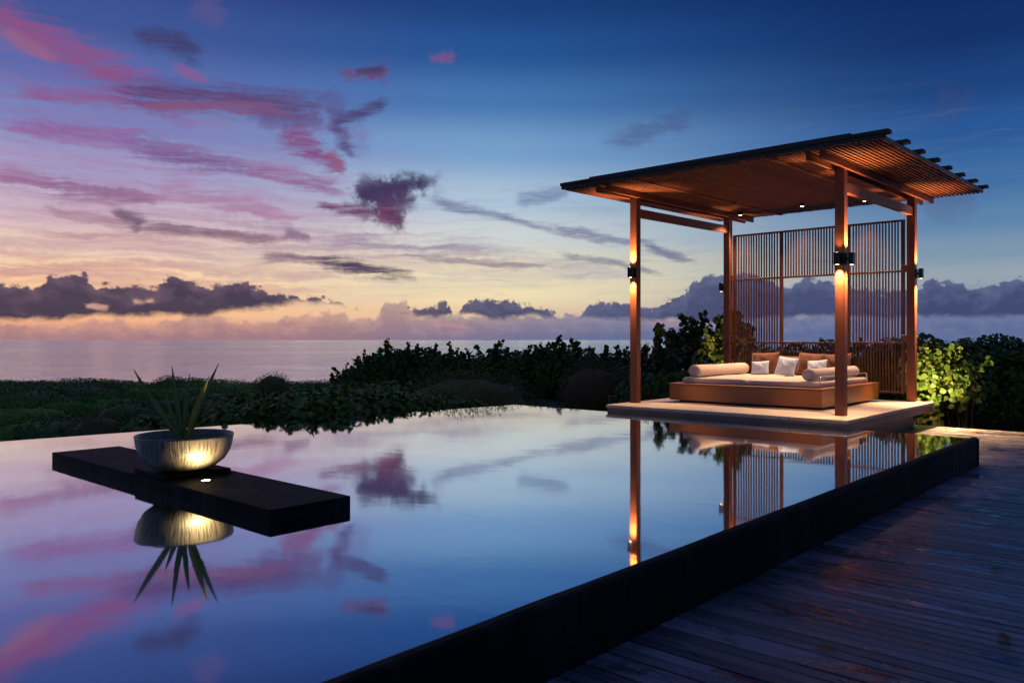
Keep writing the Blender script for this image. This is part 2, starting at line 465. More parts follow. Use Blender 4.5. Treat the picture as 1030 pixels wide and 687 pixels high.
# sea
m, n, b = new_mat('evening_sea')
oc = n.n('ShaderNodeTexCoord').outputs['Object']
w1 = n.noise(n.mapping(oc, (0.02, 0.06, 1), (0, 0, R(-42))), 1.0, 6, 0.65, 0.3).outputs['Fac']
w2 = n.noise(n.mapping(oc, (0.004, 0.0016, 1), (0, 0, R(42))), 1.0, 5, 0.6, 0.3).outputs['Fac']
n.put(b.inputs['Base Color'], n.mix(w2, (0.20, 0.22, 0.27, 1), (0.27, 0.28, 0.31, 1)))
n.put(b.inputs['Roughness'], n.m('MULTIPLY_ADD', w2, 0.22, 0.28))
b.inputs['IOR'].default_value = 1.33
bump(n, b, w1, 1.0, 2.2)
gl = n.n('ShaderNodeBsdfGlossy'); gl.inputs['Color'].default_value = (0.88, 0.94, 1.0, 1); gl.inputs['Roughness'].default_value = 0.12
n.put(gl.inputs['Normal'], b.inputs['Normal'].links[0].from_socket)
mx = n.n('ShaderNodeMixShader'); n.put(mx.inputs[0], n.m('MULTIPLY_ADD', w2, 0.6, 0.62, clamp=True)); n.put(mx.inputs[1], b.outputs[0]); n.put(mx.inputs[2], gl.outputs[0])
n.put(m.node_tree.nodes['Material Output'].inputs[0], mx.outputs[0])
M['sea'] = m

# soil and terrain
m, n, b = new_mat('scrub_soil')
oc = n.n('ShaderNodeTexCoord').outputs['Object']
nz = n.noise(oc, 3.0, 8, 0.65).outputs['Fac']
n.put(b.inputs['Base Color'], n.mix(nz, (0.02, 0.022, 0.010, 1), (0.07, 0.065, 0.035, 1)))
b.inputs['Roughness'].default_value = 0.95
bump(n, b, nz, 0.8, 0.08)
M['soil'] = m
m, n, b = new_mat('dark_rock')
oc = n.n('ShaderNodeTexCoord').outputs['Object']
nz = n.noise(oc, 2.5, 8, 0.7).outputs['Fac']
n.put(b.inputs['Base Color'], n.mix(nz, (0.02, 0.019, 0.02, 1), (0.07, 0.065, 0.065, 1)))
b.inputs['Roughness'].default_value = 0.85
bump(n, b, nz, 0.9, 0.12)
M['rock'] = m


def mat_leaf(name, c0, c1, c2, rough=0.42, spec=0.22):
    m, n, b = new_mat(name)
    isl = n.n('ShaderNodeNewGeometry').outputs['Random Per Island']
    oc = n.n('ShaderNodeTexCoord').outputs['Object']
    big = n.noise(oc, 1.3, 3, 0.6).outputs['Fac']
    c = n.mix(n.m('ADD', n.m('MULTIPLY', isl, 0.8), n.m('MULTIPLY_ADD', big, 1.0, -0.4), clamp=True), c0, c1)
    c = n.mix(n.ss(isl, 0.88, 0.97), c, c2)
    n.put(b.inputs['Base Color'], c)
    b.inputs['Roughness'].default_value = rough
    b.inputs['Specular IOR Level'].default_value = spec
    tr = n.n('ShaderNodeBsdfTranslucent'); n.put(tr.inputs[0], c)
    mx = n.n('ShaderNodeMixShader'); mx.inputs[0].default_value = 0.22
    n.put(mx.inputs[1], b.outputs[0]); n.put(mx.inputs[2], tr.outputs[0])
    n.put(m.node_tree.nodes['Material Output'].inputs[0], mx.outputs[0])
    return m


M['grape'] = mat_leaf('sea_grape_leaf', (0.035, 0.080, 0.010, 1), (0.085, 0.160, 0.018, 1), (0.14, 0.13, 0.03, 1))
M['grape_hedge'] = mat_leaf('hedge_leaf', (0.060, 0.115, 0.012, 1), (0.150, 0.225, 0.026, 1), (0.24, 0.15, 0.035, 1), 0.40, 0.30)
M['fine_green'] = mat_leaf('fine_green_leaf', (0.035, 0.110, 0.008, 1), (0.140, 0.290, 0.022, 1), (0.10, 0.12, 0.03, 1), 0.6)
M['russet'] = mat_leaf('russet_leaf', (0.10, 0.052, 0.016, 1), (0.19, 0.105, 0.035, 1), (0.07, 0.075, 0.03, 1), 0.6)
M['olive'] = mat_leaf('olive_leaf', (0.085, 0.085, 0.018, 1), (0.17, 0.16, 0.035, 1), (0.13, 0.09, 0.03, 1), 0.6)
M['bright'] = mat_leaf('yellow_green_leaf', (0.07, 0.11, 0.020, 1), (0.17, 0.21, 0.045, 1), (0.30, 0.25, 0.06, 1), 0.35)
M['warmleaf'] = mat_leaf('warm_green_leaf', (0.035, 0.055, 0.014, 1), (0.11, 0.115, 0.026, 1), (0.24, 0.20, 0.04, 1), 0.38)
M['yucca'] = mat_leaf('yucca_blade', (0.16, 0.20, 0.06, 1), (0.30, 0.34, 0.10, 1), (0.12, 0.14, 0.05, 1), 0.35)
M['yucca_lit'] = mat_leaf('yucca_lit_blade', (0.42, 0.34, 0.06, 1), (0.5, 0.4, 0.08, 1), (0.5, 0.4, 0.08, 1), 0.35)  # uplight's glow on one blade, put into its brighter yellow base colour
M['stem'] = mat_wood('twig_bark', (0.03, 0.02, 0.012, 1), (0.09, 0.06, 0.04, 1), 'z', 0.85)
M['deadleaf'] = mat_leaf('fallen_leaf', (0.10, 0.05, 0.02, 1), (0.20, 0.10, 0.04, 1), (0.2, 0.12, 0.05, 1), 0.5)


def mat_fabric(name, c, var=0.12, sc=160):
    m, n, b = new_mat(name)
    oc = n.n('ShaderNodeTexCoord').outputs['Object']
    nz = n.noise(oc, 5, 4, 0.5).outputs['Fac']
    wv = n.noise(oc, sc, 3, 0.5).outputs['Fac']
    d = tuple(v * (1 - 2.2 * var) for v in c[:3]) + (1,)
    n.put(b.inputs['Base Color'], n.mix(n.m('ADD', n.m('MULTIPLY', nz, 0.5), n.m('MULTIPLY', wv, 0.5)), d, c))
    b.inputs['Roughness'].default_value = 0.9
    b.inputs['Sheen Weight'].default_value = 0.15
    cr = n.noise(n.mapping(oc, (1, 1, 1)), 9, 3, 0.55, 0.8).outputs['Fac']
    bump(n, b, n.m('ADD', n.m('MULTIPLY', wv, 0.1), cr), 0.35, 0.012)
    return m


M['cream'] = mat_fabric('cream_canvas', (0.62, 0.52, 0.44, 1))
M['rust'] = mat_fabric('rust_linen', (0.17, 0.06, 0.028, 1))
M['white'] = mat_fabric('white_cotton', (0.52, 0.61, 0.76, 1))
m, n, b = new_mat('black_metal'); b.inputs['Base Color'].default_value = (0.012, 0.012, 0.013, 1); b.inputs['Roughness'].default_value = 0.4; b.inputs['Metallic'].default_value = 0.3
oc = n.n('ShaderNodeTexCoord').outputs['Object']; bump(n, b, n.noise(oc, 60, 3).outputs['Fac'], 0.1, 0.002)
M['black'] = m
m, n, b = new_mat('steel_rail'); b.inputs['Base Color'].default_value = (0.62, 0.60, 0.58, 1); b.inputs['Roughness'].default_value = 0.3; b.inputs['Metallic'].default_value = 0.7
oc = n.n('ShaderNodeTexCoord').outputs['Object']; n.put(b.inputs['Roughness'], n.m('MULTIPLY_ADD', n.noise(oc, 30, 3).outputs['Fac'], 0.2, 0.2))
M['steel'] = m


def mat_emit(name, c, s):
    m = bpy.data.materials.new(name); m.use_nodes = True; m.node_tree.nodes.clear()
    n = NT(m.node_tree)
    e = n.n('ShaderNodeEmission'); e.inputs[0].default_value = c; e.inputs[1].default_value = s
    n.put(n.n('ShaderNodeOutputMaterial').inputs[0], e.outputs[0])
    return m


M['lamp'] = mat_emit('lit_lamp', (1, 0.66, 0.34, 1), 30)
M['lamp_hot'] = mat_emit('lit_uplight', (1, 0.80, 0.45, 1), 40)
M['lamp_dim'] = mat_emit('lit_sconce', (1, 0.60, 0.28, 1), 12)

# brushed bowl
m, n, b = new_mat('combed_bronze_clay')
oc = n.n('ShaderNodeTexCoord').outputs['Object']
sx = n.n('ShaderNodeSeparateXYZ'); n.put(sx.inputs[0], oc)
ang = n.m('ARCTAN2', sx.outputs[1], sx.outputs[0])
wob = n.noise(oc, 7.0, 3, 0.5).outputs['Fac']
rib = n.vec(n.m('MULTIPLY_ADD', ang, 17.0, n.m('MULTIPLY', wob, 0.9)), n.m('MULTIPLY', sx.outputs[2], 5.0))
s1 = n.noise(rib, 1.6, 5, 0.62, 0.15).outputs['Fac']
s2 = n.noise(rib, 0.5, 4, 0.6, 0.3).outputs['Fac']
c = n.mix(n.ss(s1, 0.30, 0.66), (0.045, 0.036, 0.025, 1), (0.24, 0.195, 0.13, 1))
n.put(b.inputs['Base Color'], c)
b.inputs['Roughness'].default_value = 0.42
b.inputs['Metallic'].default_value = 0.15
bump(n, b, n.m('ADD', s1, n.m('MULTIPLY', s2, 0.6)), 0.8, 0.006)
M['bowl'] = m


# ------------------------------------------------------------------ mesh helpers
def tag(o, label=None, cat=None, group=None, kind=None):
    if label: o['label'] = label
    if cat: o['category'] = cat
    if group: o['group'] = group
    if kind: o['kind'] = kind
    return o


def thing(name, label, cat, loc=(0, 0, 0), rz=0, group=None):
    o = bpy.data.objects.new(name, None)
    COL.objects.link(o)
    o.location = loc; o.rotation_euler = (0, 0, rz)
    o.empty_display_size = 0.2
    return tag(o, label, cat, group)


class MB:
    def __init__(s):
        s.v, s.f = [], []

    def add(s, vs, fs):
        k = len(s.v)
        s.v += [tuple(v) for v in vs]
        s.f += [tuple(i + k for i in f) for f in fs]
        return s

    def box(s, x0, x1, y0, y1, z0, z1, bev=0.0, M4=None):
        """box with chamfered edges"""
        b = min(bev, (x1 - x0) * .45, (y1 - y0) * .45, (z1 - z0) * .45)
        if b <= 0:
            vs = [(x, y, z) for z in (z0, z1) for y in (y0, y1) for x in (x0, x1)]
            fs = [(0, 2, 3, 1), (4, 5, 7, 6), (0, 1, 5, 4), (2, 6, 7, 3), (0, 4, 6, 2), (1, 3, 7, 5)]
        else:
            import itertools
            vs, idx = [], {}
            lo, hi = (x0, y0, z0), (x1, y1, z1)
            for sg in itertools.product((0, 1), repeat=3):
                for a in range(3):
                    p = [0, 0, 0]
                    for k in range(3):
                        e = hi[k] if sg[k] else lo[k]
                        p[k] = e if k == a else (e - b if sg[k] else e + b)
                    idx[(sg, a)] = len(vs); vs.append(tuple(p))
            fs = []
            for a in range(3):
                o1, o2 = (a + 1) % 3, (a + 2) % 3
                for sd in (0, 1):
                    q = []
                    for c1, c2 in ((0, 0), (1, 0), (1, 1), (0, 1)):
                        sg = [0, 0, 0]; sg[a] = sd; sg[o1] = c1; sg[o2] = c2
                        q.append(idx[(tuple(sg), a)])
                    fs.append(tuple(q if sd else q[::-1]))
            for a in range(3):
                o1, o2 = (a + 1) % 3, (a + 2) % 3
                for c1 in (0, 1):
                    for c2 in (0, 1):
                        def sgn(e):
                            t = [0, 0, 0]; t[a] = e; t[o1] = c1; t[o2] = c2
                            return tuple(t)
                        q = (idx[(sgn(0), o1)], idx[(sgn(1), o1)], idx[(sgn(1), o2)], idx[(sgn(0), o2)])
                        fs.append(q if (c1 ^ c2) else q[::-1])
            for sg in itertools.product((0, 1), repeat=3):
                q = (idx[(sg, 0)], idx[(sg, 1)], idx[(sg, 2)])
                fs.append(q if sum(sg) % 2 else q[::-1])
        if M4 is not None:
            vs = [M4 @ Vector(v) for v in vs]
        return s.add(vs, fs)

    def tube(s, pts, r, n=8, caps=True):
        pts = [Vector(p) for p in pts]
        rs = r if isinstance(r, (list, tuple)) else [r] * len(pts)
        vs, fs = [], []
        up = Vector((0, 0, 1))
        prev = None
        for i, p in enumerate(pts):
            t = (pts[min(i + 1, len(pts) - 1)] - pts[max(i - 1, 0)]).normalized()
            a = prev if prev is not None else (t.cross(up) if abs(t.z) < .95 else t.cross(Vector((1, 0, 0))))
            a = (a - t * a.dot(t)).normalized(); prev = a
            c = t.cross(a)
            for k in range(n):
                q = 2 * math.pi * k / n
                vs.append(p + (a * math.cos(q) + c * math.sin(q)) * rs[i])
        for i in range(len(pts) - 1):
            for k in range(n):
                fs.append((i * n + k, i * n + (k + 1) % n, (i + 1) * n + (k + 1) % n, (i + 1) * n + k))
        if caps:
            fs.append(tuple(range(n))[::-1]); fs.append(tuple((len(pts) - 1) * n + k for k in range(n)))
        return s.add(vs, fs)

    def lathe(s, prof, n=64, c=(0, 0, 0)):
        vs = [(c[0] + r * math.cos(2 * math.pi * k / n), c[1] + r * math.sin(2 * math.pi * k / n), c[2] + z) for r, z in prof for k in range(n)]
        fs = []
        for i in range(len(prof) - 1):
            for k in range(n):
                fs.append((i * n + k, i * n + (k + 1) % n, (i + 1) * n + (k + 1) % n, (i + 1) * n + k))
        return s.add(vs, fs)

    def build(s, name, mat, parent=None, smooth=False, loc=None):
        me = bpy.data.meshes.new(name)
        vs = s.v
        if loc is not None:
            vs = [(v[0] - loc[0], v[1] - loc[1], v[2] - loc[2]) for v in s.v]
        me.from_pydata(vs, [], s.f)
        me.materials.append(mat if not isinstance(mat, str) else M[mat])
        me.validate()
        o = bpy.data.objects.new(name, me)
        COL.objects.link(o)
        if loc is not None: o.location = loc
        if parent is not None: o.parent = parent
        if smooth:
            me.polygons.foreach_set('use_smooth', [True] * len(me.polygons))
        return o


def np_mesh(name, verts, faces_k, mat, parent=None, smooth=False):
    """verts (N*k,3): N separate k-gons"""
    nv = len(verts); nf = nv // faces_k
    me = bpy.data.meshes.new(name)
    me.vertices.add(nv); me.vertices.foreach_set('co', verts.astype(np.float32).ravel())
    me.loops.add(nv); me.loops.foreach_set('vertex_index', np.arange(nv, dtype=np.int32))
    me.polygons.add(nf)
    me.polygons.foreach_set('loop_start', np.arange(nf, dtype=np.int32) * faces_k)
    me.materials.append(M[mat])
    me.update(calc_edges=True); me.validate()
    o = bpy.data.objects.new(name, me); COL.objects.link(o)
    if parent is not None: o.parent = parent
    return o


# ------------------------------------------------------------------ ground, sea
def terrain_z(x, y):
    # nearest distance past the built terrace, and the slope down to the shore
    dx = max(-10.5 - x, 0, x - 12); dy = max(y - 15, 0, -12 - y)
    d = math.hypot(dx, dy)
    z = -0.78 + 0.10 * math.sin(x * 0.55 + 1) * math.cos(y * 0.47)
    if d > 14:
        e = d - 14
        z -= 0.10 * e + 0.0009 * e * e if e < 80 else 13.76
    return max(z, -14)


gx_ = sorted(set([round(-400 + 20 * i, 2) for i in range(18)] + [round(-44 + 1.2 * i, 2) for i in range(52)] + [30, 60, 100, 160, 240]))
gy_ = sorted(set([-160, -100, -60, -30] + [round(-14 + 1.2 * i, 2) for i in range(50)] + [60, 75, 90, 110, 130, 160, 200, 260, 340, 400]))
mb = MB()
for y in gy_:
    for x in gx_:
        mb.v.append((x, y, terrain_z(x, y)))
nx = len(gx_)
for j in range(len(gy_) - 1):
    for i in range(nx - 1):
        mb.f.append((j * nx + i, j * nx + i + 1, (j + 1) * nx + i + 1, (j + 1) * nx + i))
tag(mb.build('ground', 'soil', smooth=True), kind='structure')
S = 60000
tag(MB().add([(-S, -S, 0), (S, -S, 0), (S, S, 0), (-S, S, 0)], [(0, 1, 2, 3)]).build('sea', 'sea', loc=None), kind='structure')
bpy.data.objects['sea'].location = (0, 0, -9)

# ------------------------------------------------------------------ pool
PX = -2.17                                    # water's edge along the deck
pool_poly = [(PX, -3.0), (PX, 10.09), (-9.02, 10.09), (-9.90, 2.71), (-10.58, -3.0)]
tag(MB().add([(x, y, 0) for x, y in pool_poly], [(0, 1, 2, 3, 4)]).build('pool_water', 'pool'), kind='structure')
mb = MB()                                     # the drop-side shell of the infinity edge
left = [(-9.02, 10.09), (-9.90, 2.71), (-10.58, -3.0)]
for (a, b_) in zip(left[:-1], left[1:]):
    (xa, ya), (xb, yb) = a, b_
    mb.add([(xa, ya, -0.004), (xb, yb, -0.004), (xb - .06, yb, -0.012), (xa - .06, ya + .0, -0.012), (xa - .06, ya, -1.3), (xb - .06, yb, -1.3)],
           [(0, 3, 2, 1), (3, 4, 5, 2)])
mb.box(-9.08, -2.08, 10.092, 10.135, -1.3, -0.006, 0.003)
tag(mb.build('infinity_edge', 'basalt'), 'thin dark stone overflow edge along the far and sea sides of the pool', 'pool edge')
# deck-side wall with rounded, slightly uneven lip
mb = MB()
prof = [(-2.168, -0.5), (-2.168, -0.004), (-2.160, 0.006), (-2.145, 0.010), (-2.115, 0.009), (-2.098, 0.002), (-2.090, -0.012), (-2.088, -0.5)]
ys = list(np.arange(-3.0, 10.14, 0.12)) + [10.14]
for y in ys:
    w = 0.003 * math.sin(y * 3.1) + 0.002 * math.sin(y * 7.7 + 1) + random.uniform(-.0008, .0008)
    for (x, z) in prof:
        mb.v.append((x + w, y, z + (w if z > -0.1 else 0)))
k = len(prof)
for j in range(len(ys) - 1):
    for i in range(k - 1):
        mb.f.append((j * k + i, j * k + i + 1, (j + 1) * k + i + 1, (j + 1) * k + i))
mb.f.append(tuple((len(ys) - 1) * k + i for i in range(k)))
mb.f.append(tuple(i for i in range(k))[::-1])
tag(mb.build('pool_wall', 'basalt'), 'low black stone wall holding the pool above the timber deck', 'pool wall')

# ------------------------------------------------------------------ deck
mb = MB()
bw, pitch = 0.075, 0.088
y = -3.2
zt = -0.30
while y < 14.2:
    x0 = -2.085 if y < 10.14 else -4.05
    x = x0
    first = True
    while x < 7:
        L = random.uniform(1.2, 3.6) if first else random.uniform(2.6, 3.8)
        xe = min(x + L, 7.2)
        dz = random.uniform(-0.002, 0.002)
        q = MB().box(x, xe - 0.003, y, y + bw, zt - 0.024 + dz, zt + dz, 0.004)
        roll = random.gauss(0, 0.014); cup = random.gauss(0, 0.0004)
        q.v = [(a_, b_, c_ + (b_ - y - bw / 2) * roll + (a_ - x) * cup * .3) for a_, b_, c_ in q.v]
        mb.add(q.v, q.f)
        x = xe; first = False
    y += pitch
deck = tag(mb.build('deck', 'deck'), kind='structure')
mb = MB()
for x in np.arange(-3.95, 7.0, 0.45):
    y0 = -3.1 if x > -2.0 else 10.3
    mb.box(x, x + 0.05, y0, 14.1, -0.42, zt - 0.028, 0.0)
tag(mb.build('deck_joists', 'purlin'), kind='structure')

# ------------------------------------------------------------------ pavilion platform
mb = MB()
mb.box(-7.18, -3.53, 10.15, 14.12, 0.052, 0.10, 0.006)
pl = thing('stone_platform', 'pale stone platform the pavilion and daybed stand on, lit orange, at the pool edge', 'platform', (0, 0, 0))
mb.build('paving', 'stone', pl)
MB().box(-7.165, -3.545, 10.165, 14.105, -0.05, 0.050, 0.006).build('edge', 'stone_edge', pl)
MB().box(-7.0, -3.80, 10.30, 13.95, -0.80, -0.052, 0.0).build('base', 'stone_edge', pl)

# ------------------------------------------------------------------ pavilion
pav = thing('pavilion', 'open timber pavilion with slatted roof over the daybed beside the pool', 'pavilion', (-5.42, 12.3, 0.1))
PO = Vector((-5.42, 12.3, 0.1))


def part(mb, name, mat, parent=pav, smooth=False):
    """build in world numbers, store under the pavilion"""
    mb.v = [(v[0] - PO.x, v[1] - PO.y, v[2] - PO.z) for v in mb.v]
    return mb.build(name, mat, parent, smooth)


XL, XR, YF, YB = -7.04, -3.82, 10.76, 13.92
hw = 0.062
for (x, y) in ((XL, YF), (XR, YF), (XL, YB), (XR, YB)):
    t = MB()
    t.box(x - hw, x + hw, y - hw, y + hw, 0.101, 3.46, 0.005)
    p = part(t, 'post', 'wood_z')
    part(MB().box(x - .045, x + .045, y - .045, y + .045, 0.1005, 0.118), 'post_foot', 'black', p)


def shear_box(x0, x1, y0, y1, z0, z1, rise, bev=0.005):
    t = MB().box(x0, x1, y0, y1, z0, z1, bev)
    t.v = [(a, b, c + (b - y0) / (y1 - y0) * rise) for a, b, c in t.v]
    return t


# paired upper rafters clasping the posts and the single rails below
for x, sd in ((XL, 1), (XR, 1)):
    part(shear_box(x - .105, x - .064, 9.83, 14.80, 3.335, 3.429, 0.07), 'roof_beam', 'wood_y')
    part(shear_box(x + .064, x + .105, 9.83, 14.80, 3.335, 3.429, 0.07), 'roof_beam', 'wood_y')
    part(shear_box(x - .035, x + .035, YF + hw + .001, YB - hw - .001, 3.06, 3.195, 0.05), 'side_rail', 'wood_y')
# slats run front to back; the middle bay sits a little higher on two inner rafters
RISE = 0.075
mb = MB()
xs_, i = -7.70, 0
while xs_ < -2.985:
    mid = -6.38 < xs_ < -4.36
    z0 = (3.4345 if mid else 3.4315)
    y0 = 9.80 + random.uniform(-.006, .006); y1 = 14.87 + random.uniform(-.02, .02)
    t = shear_box(xs_, xs_ + 0.029, y0, y1, z0, z0 + 0.058, RISE, 0.002)
    mb.add(t.v, t.f)
    xs_ += 0.0600
part(mb, 'roof_slats', 'slat')
for x in (-6.40, -4.36):
    part(shear_box(x - .02, x + .02, 9.85, 14.84, 3.415, 3.432, RISE, 0.003), 'inner_rafter', 'wood_y')
npur = 8
for i in range(npur):
    f = i / (npur - 1)
    y = 9.80 + f * 5.0
    z = 3.495 + RISE * (y - 9.8) / 5.07
    z = max(z, 0)
    dz = 0.002
    x0, x1 = -7.76 + random.uniform(-.01, .01), -2.93 + random.uniform(-.02, .02)
    t = MB().box(x0, x1, y - .065, y + .065, z + dz, z + dz + 0.046, 0.004)
    q = part(t, 'purlin', 'purlin')
    part(MB().box(-7.22, -3.36, y - .035, y + .035, z + dz + .048, z + dz + .072, 0.004), 'top_batten', 'purlin', q)
# front and rear fascia under the first and last purlin
part(MB().box(-7.74, -2.96, 9.740, 9.792, 3.442, 3.493, 0.004), 'front_fascia', 'purlin')
# small end blocks where the right-hand purlins overhang
# lattice screen
YS = 14.02
X_ = [-6.95, -6.04, -4.85, -3.98]
mbf = MB()
for i, x in enumerate(X_):
    w = 0.028
    mbf.box(x - w, x + w, YS - .025, YS + .025, 0.21, 3.075, 0.003)
for z in (3.045, 2.215, 1.035, 0.22):
    for a, b_ in zip(X_[:-1], X_[1:]):
        mbf.box(a + .029, b_ - .029, YS - .02, YS + .02, z, z + 0.032, 0.002)
scr = part(mbf, 'lattice_screen', 'screenwood')
for i in range(3):
    for (z0, z1) in ((2.248, 3.044), (1.068, 2.214), (0.253, 1.034)):
        if i == 1 and abs(z0 - 1.068) < .01:
            continue
        t = MB()
        a, b_ = X_[i] + .029, X_[i + 1] - .029
        ns = int(round((b_ - a) / 0.049))
        for q in range(1, ns):
            x = a + (b_ - a) * q / ns + random.uniform(-.003, .003)
            t.box(x - .0095, x + .0095, YS - .014, YS + .014, z0, z1)
        part(t, 'slat_panel', 'screenwood', scr)
for z in (2.20, 1.06):
    for xa, xb in ((XR - hw - .10, XR - hw - .001), (XL + hw + .001, XL + hw + .03)):
        part(MB().box(xa, xb, YB + .0, YB + .055, z, z + .12, 0.003), 'screen_bracket', 'wood_x')
WARM = (1.0, 0.55, 0.25)


def spot(name, loc, direction, energy, ang, blend=0.6, color=WARM, rad=0.02, parent=None):
    l = bpy.data.lights.new(name, 'SPOT')
    l.energy = energy; l.spot_size = R(ang); l.spot_blend = blend; l.color = color; l.shadow_soft_size = rad
    o = bpy.data.objects.new(name, l); COL.objects.link(o)
    o.location = loc
    o.rotation_euler = Vector(direction).to_track_quat('-Z', 'Y').to_euler()
    if parent is not None:
        o.parent = parent
        o.location = Vector(loc) - parent.location
    return o


def sconce(x, y, z, dx, dy, up=300, down=260, dang=84, tilt=-.10):
    """black up-and-down lamp on the post face that looks along (dx, dy)"""
    c = Vector((x + dx * (hw + .075), y + dy * (hw + .075), z))
    a = Vector((x + dx * hw, y + dy * hw, z))
    wx_, wy_ = (0.042, 0.05) if dy else (0.05, 0.042)
    wx_, wy_ = (0.042, 0.030) if dy else (0.030, 0.042)
    t = MB()
    t.box(c.x - wx_, c.x + wx_, c.y - wy_, c.y + wy_, z - .080, z + .080, 0.004)
    m0 = Vector((x + dx * (hw + .012), y + dy * (hw + .012), z))
    px_, py_ = (0.045, 0.009) if dy else (0.009, 0.045)
    t.box(m0.x - px_, m0.x + px_, m0.y - py_, m0.y + py_, z - .07, z + .07, 0.002)
    m1 = Vector((x + dx * (hw + .032), y + dy * (hw + .032), z))
    qx, qy = (0.014, 0.0105) if dy else (0.0105, 0.014)
    t.box(m1.x - qx, m1.x + qx, m1.y - qy, m1.y + qy, z - .014, z + .014)
    o = part(t, 'wall_lamp', 'black')
    for s_ in (1, -1):
        e = MB().lathe([(0.0, 0), (0.024, 0)], 20, (c.x, c.y, z + s_ * .0815))
        part(e, 'lens', 'lamp_dim', o)
    lp = c - Vector((dx, dy, 0)) * .012
    if up: spot('sconce_uplight', (lp.x, lp.y, z + .10), (-dx * .10, -dy * .10, 1), up, 84, 1.0, parent=pav)
    if down: spot('sconce_downlight', (lp.x, lp.y, z - .10), (dx * tilt, dy * tilt, -1), down, dang, 1.0, parent=pav)


sconce(XL, YF, 2.17, 0, -1)
sconce(XR, YF, 2.17, 0, -1, up=10, down=240)
sconce(XR, YF, 2.17, 1, 0, down=360, dang=80, tilt=.05)
sconce(XR, YB, 2.17, 1, 0, down=1700, dang=92, tilt=.26)
sconce(XL, YB, 2.10, -1, 0, up=200, down=150)
# three small downlights under the slats, above the back of the bed
for i, x in enumerate((-6.76, -5.60, -4.53)):
    zc = 3.475 if i != 1 else 3.505
    t = MB().lathe([(0.0, 0.02), (0.042, 0.02), (0.042, -.055), (0.034, -.055), (0.030, -.03)], 24, (x, 13.86, zc))
    o = part(t, 'downlight', 'black', smooth=False)
    part(MB().lathe([(0.0, 0), (0.031, 0)], 20, (x, 13.86, zc - .052)), 'lens', 'lamp', o)
    spot('ceiling_downlight', (x, 13.86, zc - .07), (0, -0.46, -1), 500, 90, 0.9, color=(1.0, 0.60, 0.35), rad=0.03, parent=pav)

# ------------------------------------------------------------------ daybed
bed = thing('daybed', 'low square wooden daybed with cream mattress under the pavilion roof', 'daybed', (0, 0, 0.1))


def bpart(mb, name, mat, parent, smooth=False, dz=0.1):
    mb.v = [(v[0], v[1], v[2] - dz) for v in mb.v]
    return mb.build(name, mat, parent, smooth)


bx0, bx1, by0, by1 = -6.76, -4.29, 11.33, 13.79
t = MB()
t.box(bx0, bx1, by0, by0 + .04, .135, .385, 0.004)
t.box(bx0, bx1, by1 - .04, by1, .135, .385, 0.004)
t.box(bx0, bx0 + .04, by0 + .041, by1 - .041, .135, .385, 0.004)
t.box(bx1 - .04, bx1, by0 + .041, by1 - .041, .135, .385, 0.004)
bpart(t, 'base', 'bedwood', bed)
bpart(MB().box(bx0 + .12, bx1 - .12, by0 + .12, by1 - .12, .101, .20), 'plinth', 'purlin', bed)
bpart(MB().box(bx0 - .008, bx1 + .008, by0 - .008, by1 + .008, .387, .402, 0.004), 'top_board', 'bedwood', bed)


def soft_box(x0, x1, y0, y1, z0, z1, r=0.035, sag=0.0, seed=0, nx=26, ny=26):
    """rounded mattress block with a slightly uneven top"""
    t = MB()
    rg_ = random.Random(seed)
    a1, a2, a3 = rg_.uniform(0, 6), rg_.uniform(0, 6), rg_.uniform(0, 6)
    cx, cy = (x0 + x1) / 2, (y0 + y1) / 2
    hx, hy = (x1 - x0) / 2, (y1 - y0) / 2
    rings = []
    for (ins, z) in [(r * .5, z0), (r * .12, z0 + r * .25), (0, z0 + r * .7), (0, z1 - r), (r * .12, z1 - r * .5), (r * .42, z1 - r * .16), (r, z1)]:
        rings.append((ins, z))
    n = 40
    def outline(ins):
        pts = []
        rc = 0.05
        for k in range(n * 4):
            q = k / (n * 4) * 4
            sd = int(q); f = q - sd
            f = f * 2 - 1
            if sd == 0: p = (f, -1)
            elif sd == 1: p = (1, f)
            elif sd == 2: p = (-f, 1)
            else: p = (-1, -f)
            x, y = p[0] * (hx - ins), p[1] * (hy - ins)
            ex, ey = max(abs(x) - (hx - ins - rc), 0), max(abs(y) - (hy - ins - rc), 0)
            if ex > 0 and ey > 0:
                m_ = max(ex, ey); l = math.hypot(ex, ey)
                x = math.copysign(hx - ins - rc + ex * m_ / l, x); y = math.copysign(hy - ins - rc + ey * m_ / l, y)
            w = 0.004 * math.sin(k * .35 + a1)
            pts.append((cx + x + w * 0.5, cy + y + w * 0.5))
        return pts
    nn = n * 4
    for ins, z in rings:
        for (x, y) in outline(ins):
            t.v.append((x, y, z + (0.006 * math.sin(x * 5 + a2) * math.sin(y * 4 + a3) if z > (z0 + z1) / 2 else 0)))
    for i in range(len(rings) - 1):
        for k in range(nn):
            t.f.append((i * nn + k, i * nn + (k + 1) % nn, (i + 1) * nn + (k + 1) % nn, (i + 1) * nn + k))
    # top: shrink rings to the centre
    base_i = len(rings) - 1
    last = [t.v[base_i * nn + k] for k in range(nn)]
    prev = base_i
    for s_ in (0.9, 0.75, 0.55, 0.3, 0.08):
        for (x, y, z) in last:
            xx, yy = cx + (x - cx) * s_, cy + (y - cy) * s_
            t.v.append((xx, yy, z1 + 0.008 * (1 - s_) + 0.006 * math.sin(xx * 5 + a2) * math.sin(yy * 4 + a3)))
        cur = prev + 1
        for k in range(nn):
            t.f.append((prev * nn + k, prev * nn + (k + 1) % nn, cur * nn + (k + 1) % nn, cur * nn + k))
        prev = cur
    t.f.append(tuple(prev * nn + k for k in range(nn)))
    return t


